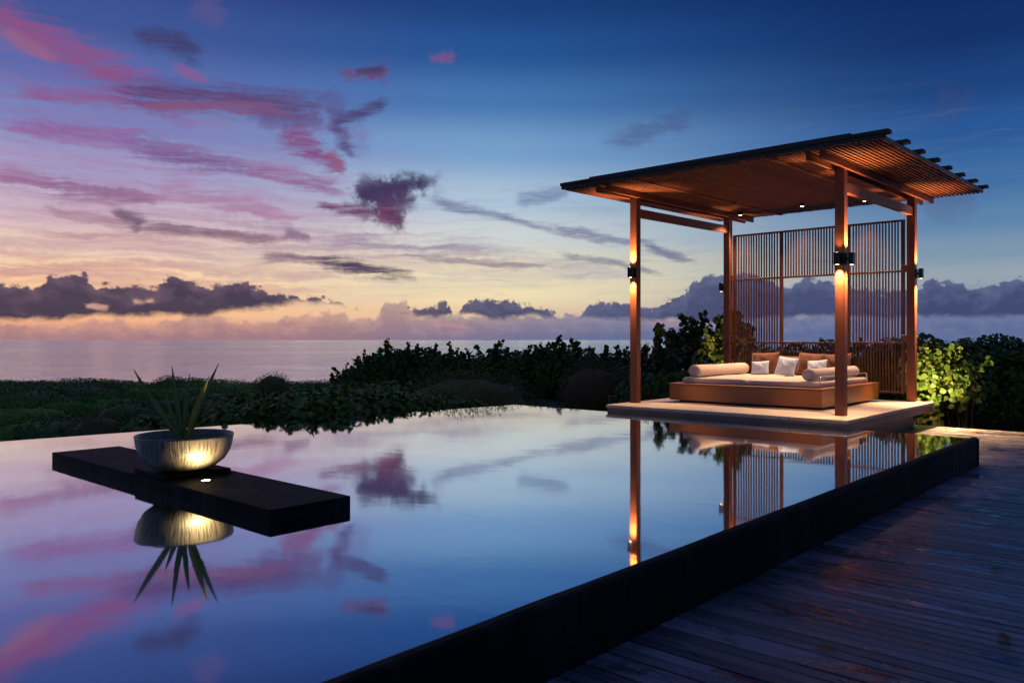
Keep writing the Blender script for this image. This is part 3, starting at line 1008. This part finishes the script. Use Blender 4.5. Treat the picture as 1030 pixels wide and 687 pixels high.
mo = bpart(soft_box(-6.64, -5.535, 11.50, 13.70, .404, .492, seed=1), 'mattress', 'cream', bed, True)
bpart(soft_box(-5.52, -4.42, 11.50, 13.70, .404, .488, seed=2), 'mattress', 'cream', bed, True)
for x in (-4.355,):
    pts = [(x, 11.42, .403), (x, 11.42, .52)]
    for k in range(5):
        q = k / 4 * math.pi / 2
        pts.append((x, 11.42 + .05 * (1 - math.cos(q)), .52 + .05 * math.sin(q)))
    for k in range(5):
        q = k / 4 * math.pi / 2
        pts.append((x, 13.35 + .05 * math.sin(q), .52 + .05 * math.cos(q)))
    pts.append((x, 13.40, .403))
    bpart(MB().tube(pts, .0075, 8), 'guard_rail', 'steel', bed, True)


def bolster(x, y0, y1, z, r, label, seed, dx=0.0):
    t = MB()
    n = 40
    L = y1 - y0
    prof = [(0.0, 0.0), (.45, 0.0), (.80, .006), (.93, .020), (1.0, .055)]
    st = []
    for (a, b_) in prof: st.append((a * r, y0 + b_))
    k = 24
    for i in range(1, k):
        f = i / k
        st.append((r * (1 + .018 * math.sin(f * 9 + seed) - 0.05 * math.sin(f * math.pi) * 0.5), y0 + .055 + (L - .11) * f))
    for (a, b_) in prof[::-1]: st.append((a * r, y1 - b_))
    for (rad, y) in st:
        f = (y - y0) / L
        for q in range(n):
            a = 2 * math.pi * q / n
            zz = math.sin(a) * rad
            if zz < 0: zz *= 0.92
            t.v.append((math.cos(a) * rad * 1.02 + dx * (f - .5), y, zz))
    for i in range(len(st) - 1):
        for q in range(n):
            t.f.append((i * n + q, i * n + (q + 1) % n, (i + 1) * n + (q + 1) % n, (i + 1) * n + q))
    cx, cy = x, (y0 + y1) / 2
    t.v = [(v[0], v[1] - cy, v[2]) for v in t.v]
    o = t.build('bolster', 'cream', None, True)
    o.location = (cx, cy, z)
    tag(o, label, 'bolster', 'cream bolsters on the daybed')
    # piping round each end
    for e in (y0, y1):
        ps = [(math.cos(2 * math.pi * q / 36) * r * .97 + dx * (-.5 if e == y0 else .5), e - cy + (.016 if e == y0 else -.016), math.sin(2 * math.pi * q / 36) * r * (.97 if math.sin(2 * math.pi * q / 36) > 0 else .90)) for q in range(37)]
        MB().tube(ps, .0035, 5, False).build('piping', 'cream', o, True)
    return o


bolster(-6.47, 11.60, 13.42, .592, .102, 'long cream bolster on the left side of the daybed, nearer the open pool', 1)
bolster(-4.60, 11.60, 13.55, .583, .092, 'cream bolster on the right side of the daybed, partly behind the near post', 2)


def cushion(name, w, h, d, loc, rx, rz, mat, label, cat, group, seed, ry=0.0):
    """pillow: pinched corners, plump middle"""
    n = 16
    t = MB()
    rg_ = random.Random(seed)
    ph = [rg_.uniform(0, 6) for _ in range(4)]
    idx = {}
    for sd in (1, -1):
        for j in range(n + 1):
            for i in range(n + 1):
                u, v = i / n * 2 - 1, j / n * 2 - 1
                edge = abs(u) > .999 or abs(v) > .999
                if edge and sd == -1:
                    idx[(sd, i, j)] = idx[(1, i, j)]; continue
                th = ((1 - u * u) * (1 - v * v)) ** 0.42
                wr = 0.05 * math.sin(u * 5 + ph[0] + v * 2) * math.sin(v * 4 + ph[1]) + .03 * math.sin(u * 11 + v * 7 + ph[2])
                pin = 1 - 0.07 * (1 - abs(u)) * 0 - 0.06 * (1 - (1 - abs(u)) ** 2 if False else 0)
                x = u * w / 2 * (1 - 0.07 * (1 - u * u) * 0 - 0.06 * (1 - v * v) * 0 + 0.0)
                x = u * w / 2 * (0.93 + 0.07 * v * v)
                z = v * h / 2 * (0.93 + 0.07 * u * u)
                y = sd * th * d / 2 * (1 + wr * 2)
                idx[(sd, i, j)] = len(t.v)
                t.v.append((x, y, z))
    for sd in (1, -1):
        for j in range(n):
            for i in range(n):
                q = (idx[(sd, i, j)], idx[(sd, i + 1, j)], idx[(sd, i + 1, j + 1)], idx[(sd, i, j + 1)])
                t.f.append(q[::-1] if sd == 1 else q)
    o = t.build(name, mat, None, True)
    o.location = loc; o.rotation_euler = (rx, ry, rz)
    tag(o, label, cat, group)
    pp = []
    for k in range(4):
        for i in range(10):
            f = i / 10 * 2 - 1
            u, v = [(f, -1), (1, f), (-f, 1), (-1, -f)][k]
            pp.append((u * w / 2 * (.93 + .07 * v * v), 0, v * h / 2 * (.93 + .07 * u * u)))
    pp.append(pp[0])
    MB().tube(pp, .004, 5, False).build('piping', mat, o, True)
    return o


G1, G2 = 'rust cushions along the back of the daybed', 'white pillows on the daybed'
cushion('back_cushion', .50, .40, .15, (-6.13, 13.52, .685), R(-14), R(3), 'rust', 'rust back cushion at the left end of the row, beside the long bolster', 'cushion', G1, 1, R(-2))
cushion('back_cushion', .46, .34, .14, (-5.68, 13.60, .655), R(-12), R(-2), 'rust', 'rust back cushion between the two left white pillows, lowest of the four', 'cushion', G1, 2)
cushion('back_cushion', .48, .40, .15, (-5.30, 13.50, .685), R(-16), R(-3), 'rust', 'rust back cushion directly behind the larger white pillow and the small one', 'cushion', G1, 3, R(3))
cushion('back_cushion', .48, .39, .15, (-4.88, 13.53, .68), R(-13), R(4), 'rust', 'rust back cushion at the right end, half hidden by the near post', 'cushion', G1, 4, R(-3))
cushion('pillow', .31, .25, .11, (-6.06, 13.18, .612), R(-18), R(6), 'white', 'small white pillow leaning at the left, against the first rust cushion', 'pillow', G2, 5, R(-4))
cushion('pillow', .36, .33, .12, (-5.58, 13.15, .652), R(-20), R(-5), 'white', 'larger white pillow standing in the middle of the daybed', 'pillow', G2, 6, R(6))
cushion('pillow', .34, .28, .12, (-5.12, 13.30, .63), R(-20), R(-3), 'white', 'white pillow just behind the right bolster, only its upper part showing', 'pillow', G2, 7, R(-5))

# ------------------------------------------------------------------ slab, bowl and yucca in the pool
t = thing('pool_slab', 'long black stone slab lying in the pool under the bowl', 'stone slab', (-6.0, 2.86, 0))


def opart(mb, name, mat, parent, smooth=False):
    L = parent.location
    mb.v = [(v[0] - L.x, v[1] - L.y, v[2] - L.z) for v in mb.v]
    return mb.build(name, mat, parent, smooth)


opart(MB().box(-7.93, -6.231, 2.575, 3.165, -.12, .082, 0.004), 'slab', 'basalt', t)
opart(MB().box(-5.699, -4.27, 2.575, 3.165, -.12, .082, 0.004), 'slab', 'basalt', t)
opart(MB().box(-6.229, -5.701, 2.575, 2.598, -.12, .082, 0.002), 'slab_infill', 'basalt', t)
opart(MB().box(-6.23, -5.70, 2.600, 3.105, -.12, .118, 0.004), 'plinth_block', 'basalt', t)
opart(MB().box(-6.228, -5.702, 3.106, 3.165, -.12, .082, 0.002), 'slab_infill', 'basalt', t)
BC = Vector((-5.91, 2.84, .1185))
prof = [(0.0, 0.0), (.125, 0.0), (.165, .006), (.235, .028), (.300, .075), (.340, .135), (.360, .195), (.3685, .250), (.371, .262),
        (.366, .268), (.358, .266), (.352, .255), (.345, .225), (.32, .21)]
bowl = MB().lathe([(r_ * .955, z_) for r_, z_ in prof], 96).build('bowl', 'bowl', None, True)
bowl.location = BC
tag(bowl, 'wide combed clay bowl glowing gold, on the black slab in the pool', 'planter bowl')
so = MB().lathe([(0.0, .226), (.15, .23), (.34, .222)], 48).build('soil', 'soil', bowl, True)
yu = thing('yucca_plant', 'spiky yucca with a few upright blades growing from the bowl', 'plant', (BC.x, BC.y, BC.z + .22))
rv = Vector((CY, SY, 0)); fv = Vector((-SY, CY, 0))


def blade(tip, base, w, mat, bend=.06, fold=.35):
    """narrow folded blade widening above the base, then tapering to a point"""
    base, tip = Vector(base), Vector(tip)
    ax = (tip - base); L = ax.length; ax.normalize()
    side = ax.cross(-fv).normalized()
    nrm = side.cross(ax).normalized()
    t = MB(); n = 14; w *= 1.5
    for i in range(n + 1):
        f = i / n
        ww = w * (0.55 + 0.9 * f if f < .4 else 0.91 * (1 - ((f - .4) / .6) ** 1.6)) + 0.0006
        c = base + ax * L * f + Vector((0, 0, -1)) * bend * L * f * f * abs(ax.dot(rv)) + nrm * .02 * math.sin(f * 3)
        for s_, o_ in ((-1, 1), (0, 0), (1, 1)):
            t.v.append(c + side * s_ * ww + nrm * o_ * ww * fold)
        for s_ in (0.0,):
            t.v.append(c - nrm * 0.0025)
    for i in range(n):
        a, b_ = i * 4, (i + 1) * 4
        t.f += [(a, a + 1, b_ + 1, b_), (a + 1, a + 2, b_ + 2, b_ + 1), (a, b_, b_ + 3, a + 3), (a + 2, a + 3, b_ + 3, b_ + 2)]
    return t.build('blade', mat, yu, True)


mpp = 6.06 / 801
for i, (dx, dy, dd, w) in enumerate([(-49, 70, -.05, .018), (-18, 63, .12, .014), (-10, 71, -.05, .016), (0, 62, .10, .014), (32, 74, .05, .017),
                                     (-6, 50, .16, .013), (9, 52, -.10, .014), (-27, 44, .12, .013)]):
    tip = rv * dx * mpp + Vector((0, 0, dy * mpp + .04)) + fv * dd
    blade(tip, rv * (dx * .0006) + fv * random.uniform(-.02, .02), w, 'yucca')
blade(rv * 35 * mpp + Vector((0, 0, 61 * mpp + .06)) + fv * (-.19), rv * .03 - fv * .03, .020, 'yucca_lit')
# recessed uplight in the slab
ul = thing('slab_uplight', 'small round lit uplight set into the black slab beside the bowl', 'lamp', (-5.50, 2.80, .083))
MB().lathe([(0.026, -.001), (.030, .004), (.042, .005), (.046, .001), (.046, -.002)], 32).build('bezel', 'black', ul, True)
MB().lathe([(0.0, .004), (.029, .002)], 24).build('lens', 'lamp_hot', ul)
spot('uplight_beam', (-5.50, 2.80, .095), (-.34, .03, .94), 25, 126, .9, color=(1, .78, .46), rad=.028)

# ------------------------------------------------------------------ plants
HEX = {
    'round': np.array([(0.0, -0.10), (0.42, 0.05), (0.52, 0.45), (0.30, 0.86), (0.0, 0.96), (-0.30, 0.86), (-0.52, 0.45), (-0.42, 0.05)]),
    'oval': np.array([(0.0, 0.0), (0.24, 0.28), (0.22, 0.68), (0.0, 1.0), (-0.22, 0.68), (-0.24, 0.28)]),
}


def leaf_cloud(pts, nrm, size, shape):
    """one cupped leaf per point"""
    T = HEX[shape]; k = len(T); n = len(pts)
    nrm = nrm / (np.linalg.norm(nrm, axis=1, keepdims=True) + 1e-9)
    a = np.cross(nrm, rng.normal(size=(n, 3))); a /= np.linalg.norm(a, axis=1, keepdims=True) + 1e-9
    b_ = np.cross(nrm, a)
    z = 0.28 * np.abs(T[:, 0]) + 0.12 * (T[:, 1] - .5) ** 2
    size = size[:, None, None]
    v = pts[:, None, :] + size * (a[:, None, :] * T[None, :, 0:1] + b_[:, None, :] * T[None, :, 1:2] + nrm[:, None, :] * z[None, :, None])
    return v.reshape(-1, 3), k


def lobes_points(lobes, per, clump=0.30, spread=0.16, zmin=-9, shell=(0.72, 1.06)):
    P_, N_ = [], []
    for (c, r) in lobes:
        c = np.array(c, float); r = np.array(r, float)
        area = (r[0] * r[1] + r[1] * r[2] + r[0] * r[2]) / 3 * 8
        n = max(30, int(per * area))
        nc = max(10, int(n / 26))
        d = rng.normal(size=(nc, 3)); d[:, 2] = np.abs(d[:, 2]) * 1.0 - 0.15
        d /= np.linalg.norm(d, axis=1, keepdims=True)
        rad = rng.uniform(0.86, 1.08, (nc, 1))
        cc = d * rad
        pick = rng.integers(0, nc, n)
        q = cc[pick] + rng.normal(size=(n, 3)) * spread
        un = rng.random(n) < clump
        d2 = rng.normal(size=(n, 3)); d2[:, 2] = np.abs(d2[:, 2]) - .2; d2 /= np.linalg.norm(d2, axis=1, keepdims=True)
        q[un] = (d2 * rng.uniform(shell[0], shell[1], (n, 1)))[un]
        ql = np.linalg.norm(q, axis=1, keepdims=True)
        q = q * np.minimum(1, 1.10 / ql)
        p = c + q * r
        nn = q / np.linalg.norm(q, axis=1, keepdims=True) + rng.normal(size=(n, 3)) * .55 + np.array([0, 0, .35])
        ok = p[:, 2] > zmin
        P_.append(p[ok]); N_.append(nn[ok])
    return np.vstack(P_), np.vstack(N_)


def core(lobes, mat, parent, k=.84):
    import bmesh
    t = MB()
    for (c, r) in lobes:
        bm = bmesh.new(); bmesh.ops.create_icosphere(bm, subdivisions=3, radius=1)
        vs = []
        for v in bm.verts:
            q = v.co * (k + .06 * math.sin(v.co.x * 9 + c[0]) * math.sin(v.co.y * 8 + c[1]) + .04 * math.sin(v.co.z * 11))
            vs.append((c[0] + q.x * r[0], c[1] + q.y * r[1], c[2] + q.z * r[2]))
        t.add(vs, [tuple(v.index for v in f.verts) for f in bm.faces]); bm.free()
    return t.build('inner_foliage', mat, parent, True)


def shoots(anchors, hmin, hmax, lsize, shape, lean=.25):
    """upright leafy shoots: returns leaf points, normals and a stem builder"""
    P_, N_, t = [], [], MB()
    for a in anchors:
        a = np.array(a, float); h = random.uniform(hmin, hmax)
        dr = np.array([random.gauss(0, lean), random.gauss(0, lean), 1.0]); dr /= np.linalg.norm(dr)
        cv = np.array([random.gauss(0, .12), random.gauss(0, .12), 0])
        pts = [a + dr * h * f + cv * h * f * f for f in np.linspace(0, 1, 5)]
        t.tube([Vector(p) for p in pts], [.010, .008, .006, .005, .003], 5)
        k = max(5, int(h / (lsize * .30)))
        for i in range(k):
            f = .18 + .82 * i / (k - 1)
            p = a + dr * h * f + cv * h * f * f
            for q in range(2):
                o_ = np.clip(rng.normal(size=3), -1.3, 1.3) * lsize * .30
                P_.append(p + o_); N_.append(rng.normal(size=3) * .8 + np.array([0, 0, .5]))
    return np.array(P_), np.array(N_), t


def bush(name, label, cat, lobes, per, lsize, shape, mat, group=None, nshoot=0, sh=(.2, .5), zmin=-9, spread=.16, clump=.3, jit=.42, corek=.84, lean=.25):
    c0 = lobes[0][0]
    o = thing(name, label, cat, (0, 0, 0), 0, group)
    o.location = (c0[0], c0[1], -0.75)
    off = np.array([c0[0], c0[1], -0.75])
    L = [((np.array(c) - off).tolist(), r) for c, r in lobes]
    p, nn = lobes_points(L, per, clump, spread, zmin + .75)
    stems = []
    for c, r in L:
        st = MB()
        base = Vector((c[0], c[1], -.1))
        for q in range(3):
            a = random.uniform(0, 6.3)
            st.tube([base + Vector((math.cos(a) * .02, math.sin(a) * .02, 0)), Vector((c[0] + math.cos(a) * r[0] * .3, c[1] + math.sin(a) * r[1] * .3, max(c[2] * .5, .1))),
                     Vector((c[0] + math.cos(a) * r[0] * .6, c[1] + math.sin(a) * r[1] * .6, c[2] + r[2] * .5))], [.03, .02, .008], 6)
        stems.append(st)
    for i in range(nshoot):
        li = random.randrange(len(L))
        c, r = L[li]
        a = random.uniform(0, 6.3); q = math.sqrt(random.random()) * .9
        an = [(c[0] + math.cos(a) * q * r[0], c[1] + math.sin(a) * q * r[1], c[2] + r[2] * math.sqrt(max(0, 1 - q * q)) * .85)]
        sp, sn, stt = shoots(an, sh[0], sh[1], lsize, shape, lean)
        p = np.vstack([p, sp]); nn = np.vstack([nn, sn]); stems[li].add(stt.v, stt.f)
        stems[li].tube([Vector((c[0], c[1], -.1)), Vector((c[0], c[1], max(c[2], 0.0))), Vector(an[0])], [.012, .010, .008], 5)
    size = lsize * rng.uniform(1 - jit, 1 + jit, len(p))
    v, k = leaf_cloud(p, nn, size, shape)
    np_mesh('foliage', v, k, mat, o)
    if corek: core(L, mat, o, corek)
    for st in stems: st.build('stem', 'stem', o)
    return o


def Wl(px, d, z): 
    v = W(px, d, z); return (v.x, v.y, v.z)


# low green scrub on the left, one mass nobody could count
lob = []
for d, zt_, pxs in ((9.9, -.42, range(-130, 110, 30)), (11.4, -.33, range(-140, 215, 34)), (13.6, -.16, range(-140, 250, 42)), (16.5, -.04, range(-150, 260, 44)),
                    (20.5, .0, range(-150, 280, 24)), (25, -.18, range(-150, 250, 20)), (29.5, -.42, range(-150, 500, 22))):
    for px in pxs:
        jx = random.uniform(-9, 9); q = random.uniform(.55, 1.0)
        r = d * .056 * random.uniform(.8, 1.25)
        zz = zt_ + random.uniform(-.22, .04)
        dd = d * random.uniform(.97, 1.03)
        if d < 11:                     # stay outside the pool edge
            ppt = W(px + jx, dd, 0)
            edge_x = -9.90 - (ppt.y - 2.71) * -.1192
            if ppt.x + r > edge_x - .12: dd *= 1.06; r *= .7
        lob.append((Wl(px + jx, dd, zz - .5), (r, r, .5)))
keep = []
for c, r in lob:
    ex = -9.90 + (c[1] - 2.71) * .1192
    if c[0] + r[0] < ex - .10 or c[1] - r[1] > 10.3: keep.append((c, r))
p, nn = lobes_points(keep, 380, .30, .15)
v, k = leaf_cloud(p, nn, .050 * rng.uniform(.6, 1.5, len(p)), 'oval')
gc = np_mesh('ground_cover', v, k, 'fine_green')
tag(gc, 'low green scrub covering the bluff beyond the left edge of the pool', 'scrub', kind='stuff')
cc = core(keep, 'fine_green', None, .86); cc.parent = gc

bush('mound_shrub', 'small rounded brownish shrub in the green scrub left of the bowl', 'shrub',
     [(Wl(100, 12.2, -.42), (.46, .46, .40)), (Wl(84, 12.5, -.5), (.35, .35, .33))], 1500, .026, 'oval', 'russet')
bush('mound_shrub', 'broad dark green mounded shrub at the far left, deepest shadow under its rim', 'shrub',
     [(Wl(30, 14.5, -.55), (1.05, .9, .5)), (Wl(-20, 14.8, -.55), (.9, .9, .48))], 900, .035, 'oval', 'fine_green')
for (px, d, zt_, rx, rz, lab) in (
        (28, 17.0, .14, 1.5, .75, 'wide dark domed shrub at the far left of the scrub, just under the sea'),
        (88, 19.0, .12, 1.3, .7, 'dark domed shrub on the scrub skyline, left of the yucca'),
        (128, 14.6, .02, .8, .6, 'dark green rounded shrub in the scrub directly behind the left rim of the bowl'),
        (60, 13.2, -.16, .85, .5, 'low dark mound between the brownish shrub and the wide dome at far left'),
        (214, 16.5, .10, .9, .6, 'dark rounded shrub behind the yucca, right of the bowl')):
    bush('mound_shrub', lab, 'shrub', [(Wl(px, d, zt_ - rz), (rx, rx * .8, rz)), (Wl(px + 14, d + .3, zt_ - rz - .08), (rx * .7, rx * .6, rz))],
         620, .055, 'oval', 'grape', 'domed shrubs in the scrub', nshoot=0, spread=.15, clump=.4, corek=.86)
bush('leafy_shrub', 'low shrub with big round leaves just behind the bowl and its yucca', 'shrub',
     [(Wl(150, 12.4, -.55), (.6, .5, .42)), (Wl(185, 12.2, -.5), (.5, .4, .42)), (Wl(212, 12.4, -.42), (.5, .45, .45))], 420, .075, 'round', 'grape_hedge', nshoot=10, sh=(.1, .2))
bush('dark_shrub', 'low flat dark shrub on the skyline behind the yucca blades', 'shrub',
     [(Wl(172, 26, -.52), (.75, .6, .42)), (Wl(195, 26, -.54), (.6, .6, .38))], 900, .05, 'oval', 'olive')
bush('dark_shrub', 'small dark domed shrub on the skyline left of the tall green bushes', 'shrub',
     [(Wl(274, 19, -.10), (.42, .42, .42))], 1500, .035, 'oval', 'olive')

# round-leaved hedge that leans over the pool edge
hl = []
for px, d, zt_, r in ((222, 11.6, .00, .42), (246, 11.7, .10, .45), (268, 11.9, .16, .5), (290, 11.9, .22, .5), (312, 12.2, .24, .52), (334, 12.4, .25, .52),
                      (356, 12.8, .22, .55), (378, 13.1, .20, .55), (400, 13.4, .15, .55), (424, 13.8, .14, .55), (448, 14.2, .06, .55), (470, 14.6, -.02, .5),
                      (300, 13.6, .25, .6), (330, 14.2, .24, .6), (360, 14.8, .24, .65), (250, 13.4, .12, .6), (225, 14.2, .02, .6), (395, 15.3, .25, .6)):
    hl.append((Wl(px, d, zt_ - .55), (r, r, .55)))
h2 = []
for c, r in hl:
    ex = -9.90 + (c[1] - 2.71) * .1192
    over = c[0] + r[0] - (ex - .02)
    if c[1] < 10.4 and over > 0: c = (c[0] - over, c[1], c[2])
    h2.append((c, r))
bush('sea_grape_hedge', 'wide low hedge of big round leaves hanging over the far left pool edge', 'hedge', h2, 560, .072, 'round', 'grape_hedge', nshoot=60, sh=(.08, .22), spread=.13, clump=.4)
bush('dome_shrub', 'smooth low domed olive shrub behind the round-leaved hedge at the pool corner', 'shrub',
     [(Wl(470, 16.9, -.62), (1.68, 1.6, 1.06))], 1100, .042, 'oval', 'olive', spread=.12, clump=.6, corek=.86)
bush('clipped_shrub', 'round brown-green clipped shrub between the dome and the pavilion', 'shrub',
     [(Wl(596, 20.2, -.42), (.90, .85, .98)), (Wl(622, 20.6, -.6), (.75, .7, .95))], 900, .042, 'oval', 'russet', spread=.14, clump=.5, corek=.84)

# tall dark shrubs along the skyline
tall = [(362, 24.5, .30), (392, 25.0, .82), (424, 25.5, .78), (452, 25, .66), (478, 25.5, .66), (506, 25.5, .76), (532, 25, .72), (560, 25, .98), (586, 24.5, .78),
        (612, 25, .66), (640, 24, .66)]
for i, (px, d, zt_) in enumerate(tall):
    r = .62
    zt_ -= .04
    H = (zt_ + .9) / 2
    lobes = [(Wl(px, d, zt_ - H), (r, r, H)), (Wl(px + 12, d + .5, zt_ - H - .12), (r * .9, r * .9, H)), (Wl(px - 12, d - .3, zt_ - H - .2), (r * .85, r * .85, H))]
    if i == 0: lab = 'lowest dark shrub at the left end of the skyline row'
    elif i == 7: lab = 'tallest dark shrub of the skyline row, left of the front post'
    elif i == 10: lab = 'last dark shrub of the skyline row, just right of the left front post'
    else: lab = 'dark green round-leaved shrub in the close row along the skyline behind the pool'
    bush('sea_grape_shrub', lab, 'shrub', lobes, 300, .085, 'round', 'grape', 'dark shrubs along the skyline behind the pool', nshoot=15, sh=(.18, .58), spread=.2)

# shrubs behind the pavilion, warmed by its lamps
bush('sea_grape_tree', 'tall warm-lit sea grape with a leafy spire, left of the back post', 'tree',
     [(Wl(672, 19.6, .10), (.85, .7, .75)), (Wl(690, 20, .62), (.45, .45, .60)), (Wl(706, 19.5, .2), (.7, .6, .8)), (Wl(655, 20.4, -.05), (.6, .6, .6))],
     130, .105, 'round', 'warmleaf', nshoot=40, sh=(.3, .95), spread=.26, corek=.40, lean=.42)
bush('sea_grape_tree', 'yellow-lit leafy shrub rising right behind the left back post and lattice', 'tree',
     [(Wl(720, 17.6, .1), (.55, .5, .85)), (Wl(735, 17.8, .35), (.40, .45, .95)), (Wl(752, 18.2, .1), (.55, .5, .75))],
     135, .10, 'round', 'warmleaf', nshoot=34, sh=(.3, .85), spread=.26, corek=.40, lean=.38)
bush('low_shrub', 'dark low shrub filling the gap between the front post and the daybed', 'shrub',
     [(Wl(650, 17.4, -.45), (.8, .7, .75)), (Wl(690, 17.0, -.4), (.8, .7, .75))], 420, .07, 'round', 'grape', nshoot=16, sh=(.15, .3))
bush('low_shrub', 'dark shrub row seen through the bottom rails of the lattice screen', 'shrub',
     [(Wl(770 + 32 * i, 18.2 - .35 * i, -.02 + .03 * (i % 2)), (.75, .6, .92 + .05 * (i % 3))) for i in range(5)], 300, .085, 'round', 'grape', nshoot=24, sh=(.12, .35))

bush('lit_shrub', 'yellow-green shrub lit by a garden lamp beside the right back post', 'shrub',
     [(Wl(940, 14.6, .35), (.42, .40, .65)), (Wl(962, 14.4, .10), (.42, .38, .55)), (Wl(925, 14.9, .2), (.35, .35, .80)), (Wl(968, 14.3, .45), (.26, .24, .26)), (Wl(934, 14.35, -.42), (.22, .22, .24)), (Wl(975, 14.4, .62), (.20, .18, .16))],
     430, .076, 'round', 'bright', nshoot=34, sh=(.12, .40), spread=.24, corek=0)
hl = []
for i in range(9):
    px = 900 + 26 * i
    d = 17.4 - .24 * i
    hl.append((Wl(px, d, .10), (.75, .7, .95 + .06 * math.sin(i * 2.1))))
    hl.append((Wl(px + 12, d - .9, -.05), (.7, .6, .85)))
bush('tall_hedge', 'tall unlit dark hedge running behind the deck at the right', 'hedge', hl, 520, .070, 'round', 'grape', nshoot=90, sh=(.06, .20), spread=.16, corek=.74)


# garden spots that light the shrubs
def garden_spot(loc, aim, energy, label, ang=80, color=(1.0, .80, .36)):
    g = thing('garden_spotlight', label, 'lamp', (loc[0], loc[1], terrain_z(loc[0], loc[1])), 0, 'garden spotlights behind the pavilion')
    hgt = loc[2] - g.location.z
    dv = (Vector(aim) - Vector(loc)).normalized()
    MB().tube([(0, 0, -.05), (0, 0, hgt - .03)], .012, 8).build('spike', 'black', g)
    c = Vector((0, 0, hgt))
    MB().tube([c - dv * .09, c - dv * .05, c + dv * .02], [.03, .042, .045], 16, False).build('housing', 'black', g)
    MB().tube([c - dv * .012, c - dv * .010], .040, 16).build('lens', 'lamp', g)
    s = spot('garden_beam', tuple(Vector(loc) + dv * .03), dv, energy, ang, .7, color=color, rad=.04)
    return g


garden_spot((-4.10, 14.36, -.25), Wl(950, 14.5, .75), 600, 'black garden spotlight low behind the deck corner, under the lit shrub', 54, (1.0, .86, .36))
garden_spot(Wl(716, 15.9, -.1), Wl(712, 18.6, .8), 420, 'black garden spotlight hidden behind the daybed, aimed at the shrub by the left back post', 80)

# fallen leaves on the wet boards
for i, (x, y, rz, s_, lab) in enumerate([(-.78, 4.30, .4, .06, 'dry brown leaf lying alone on the dark boards near the middle of the deck'),
                                         (-1.35, 3.62, 1.9, .05, 'small curled leaf on the boards close to the pool wall'),
                                         (-1.05, 5.55, 2.6, .05, 'brown leaf on the warm-lit wet patch of deck'),
                                         (-1.62, 8.1, .9, .05, 'leaf on the boards near the far end of the pool wall')]):
    t = MB(); n = 8
    for k in range(n + 1):
        f = k / n
        w = s_ * .42 * math.sin(math.pi * min(.98, f * .92 + .05)) ** .8
        zc = .010 + .35 * s_ * (f - .5) ** 2
        t.v += [(-w, s_ * (f - .5) * 2, zc + w * .4), (0, s_ * (f - .5) * 2, zc), (w, s_ * (f - .5) * 2, zc + w * .3)]
        if k: a = (k - 1) * 3; b_ = k * 3; t.f += [(a, a + 1, b_ + 1, b_), (a + 1, a + 2, b_ + 2, b_ + 1)]
    t.tube([(0, -s_, .012 + .08 * s_), (s_ * .1, -s_ * 1.4, .006)], .0015, 4)
    o = t.build('fallen_leaf', 'deadleaf', None, True)
    o.location = (x, y, -.299); o.rotation_euler = (0, 0, rz)
    tag(o, lab, 'leaf', 'fallen leaves on the deck')

# ------------------------------------------------------------------ camera and render
cd = bpy.data.cameras.new('Camera')
cam = bpy.data.objects.new('Camera', cd); COL.objects.link(cam)
cd.sensor_width = 36; cd.lens = 28.0; cd.shift_y = -1.5 / 1030
cd.clip_start = 0.05; cd.clip_end = 200000
cam.location = (0, 0, 1.1); cam.rotation_euler = (R(90), 0, R(42))
scene.camera = cam
scene.view_settings.view_transform = 'Standard'
scene.view_settings.look = 'None'
scene.view_settings.exposure = 0
scene.view_settings.gamma = 1
scene.view_settings.use_curve_mapping = False
scene.render.engine = 'CYCLES'
c = scene.cycles
c.use_denoising = True
c.max_bounces = 6; c.diffuse_bounces = 3; c.glossy_bounces = 4; c.transmission_bounces = 2
c.sample_clamp_indirect = 4.0
c.use_adaptive_sampling = True
c.adaptive_threshold = 0.04
c.adaptive_min_samples = 16
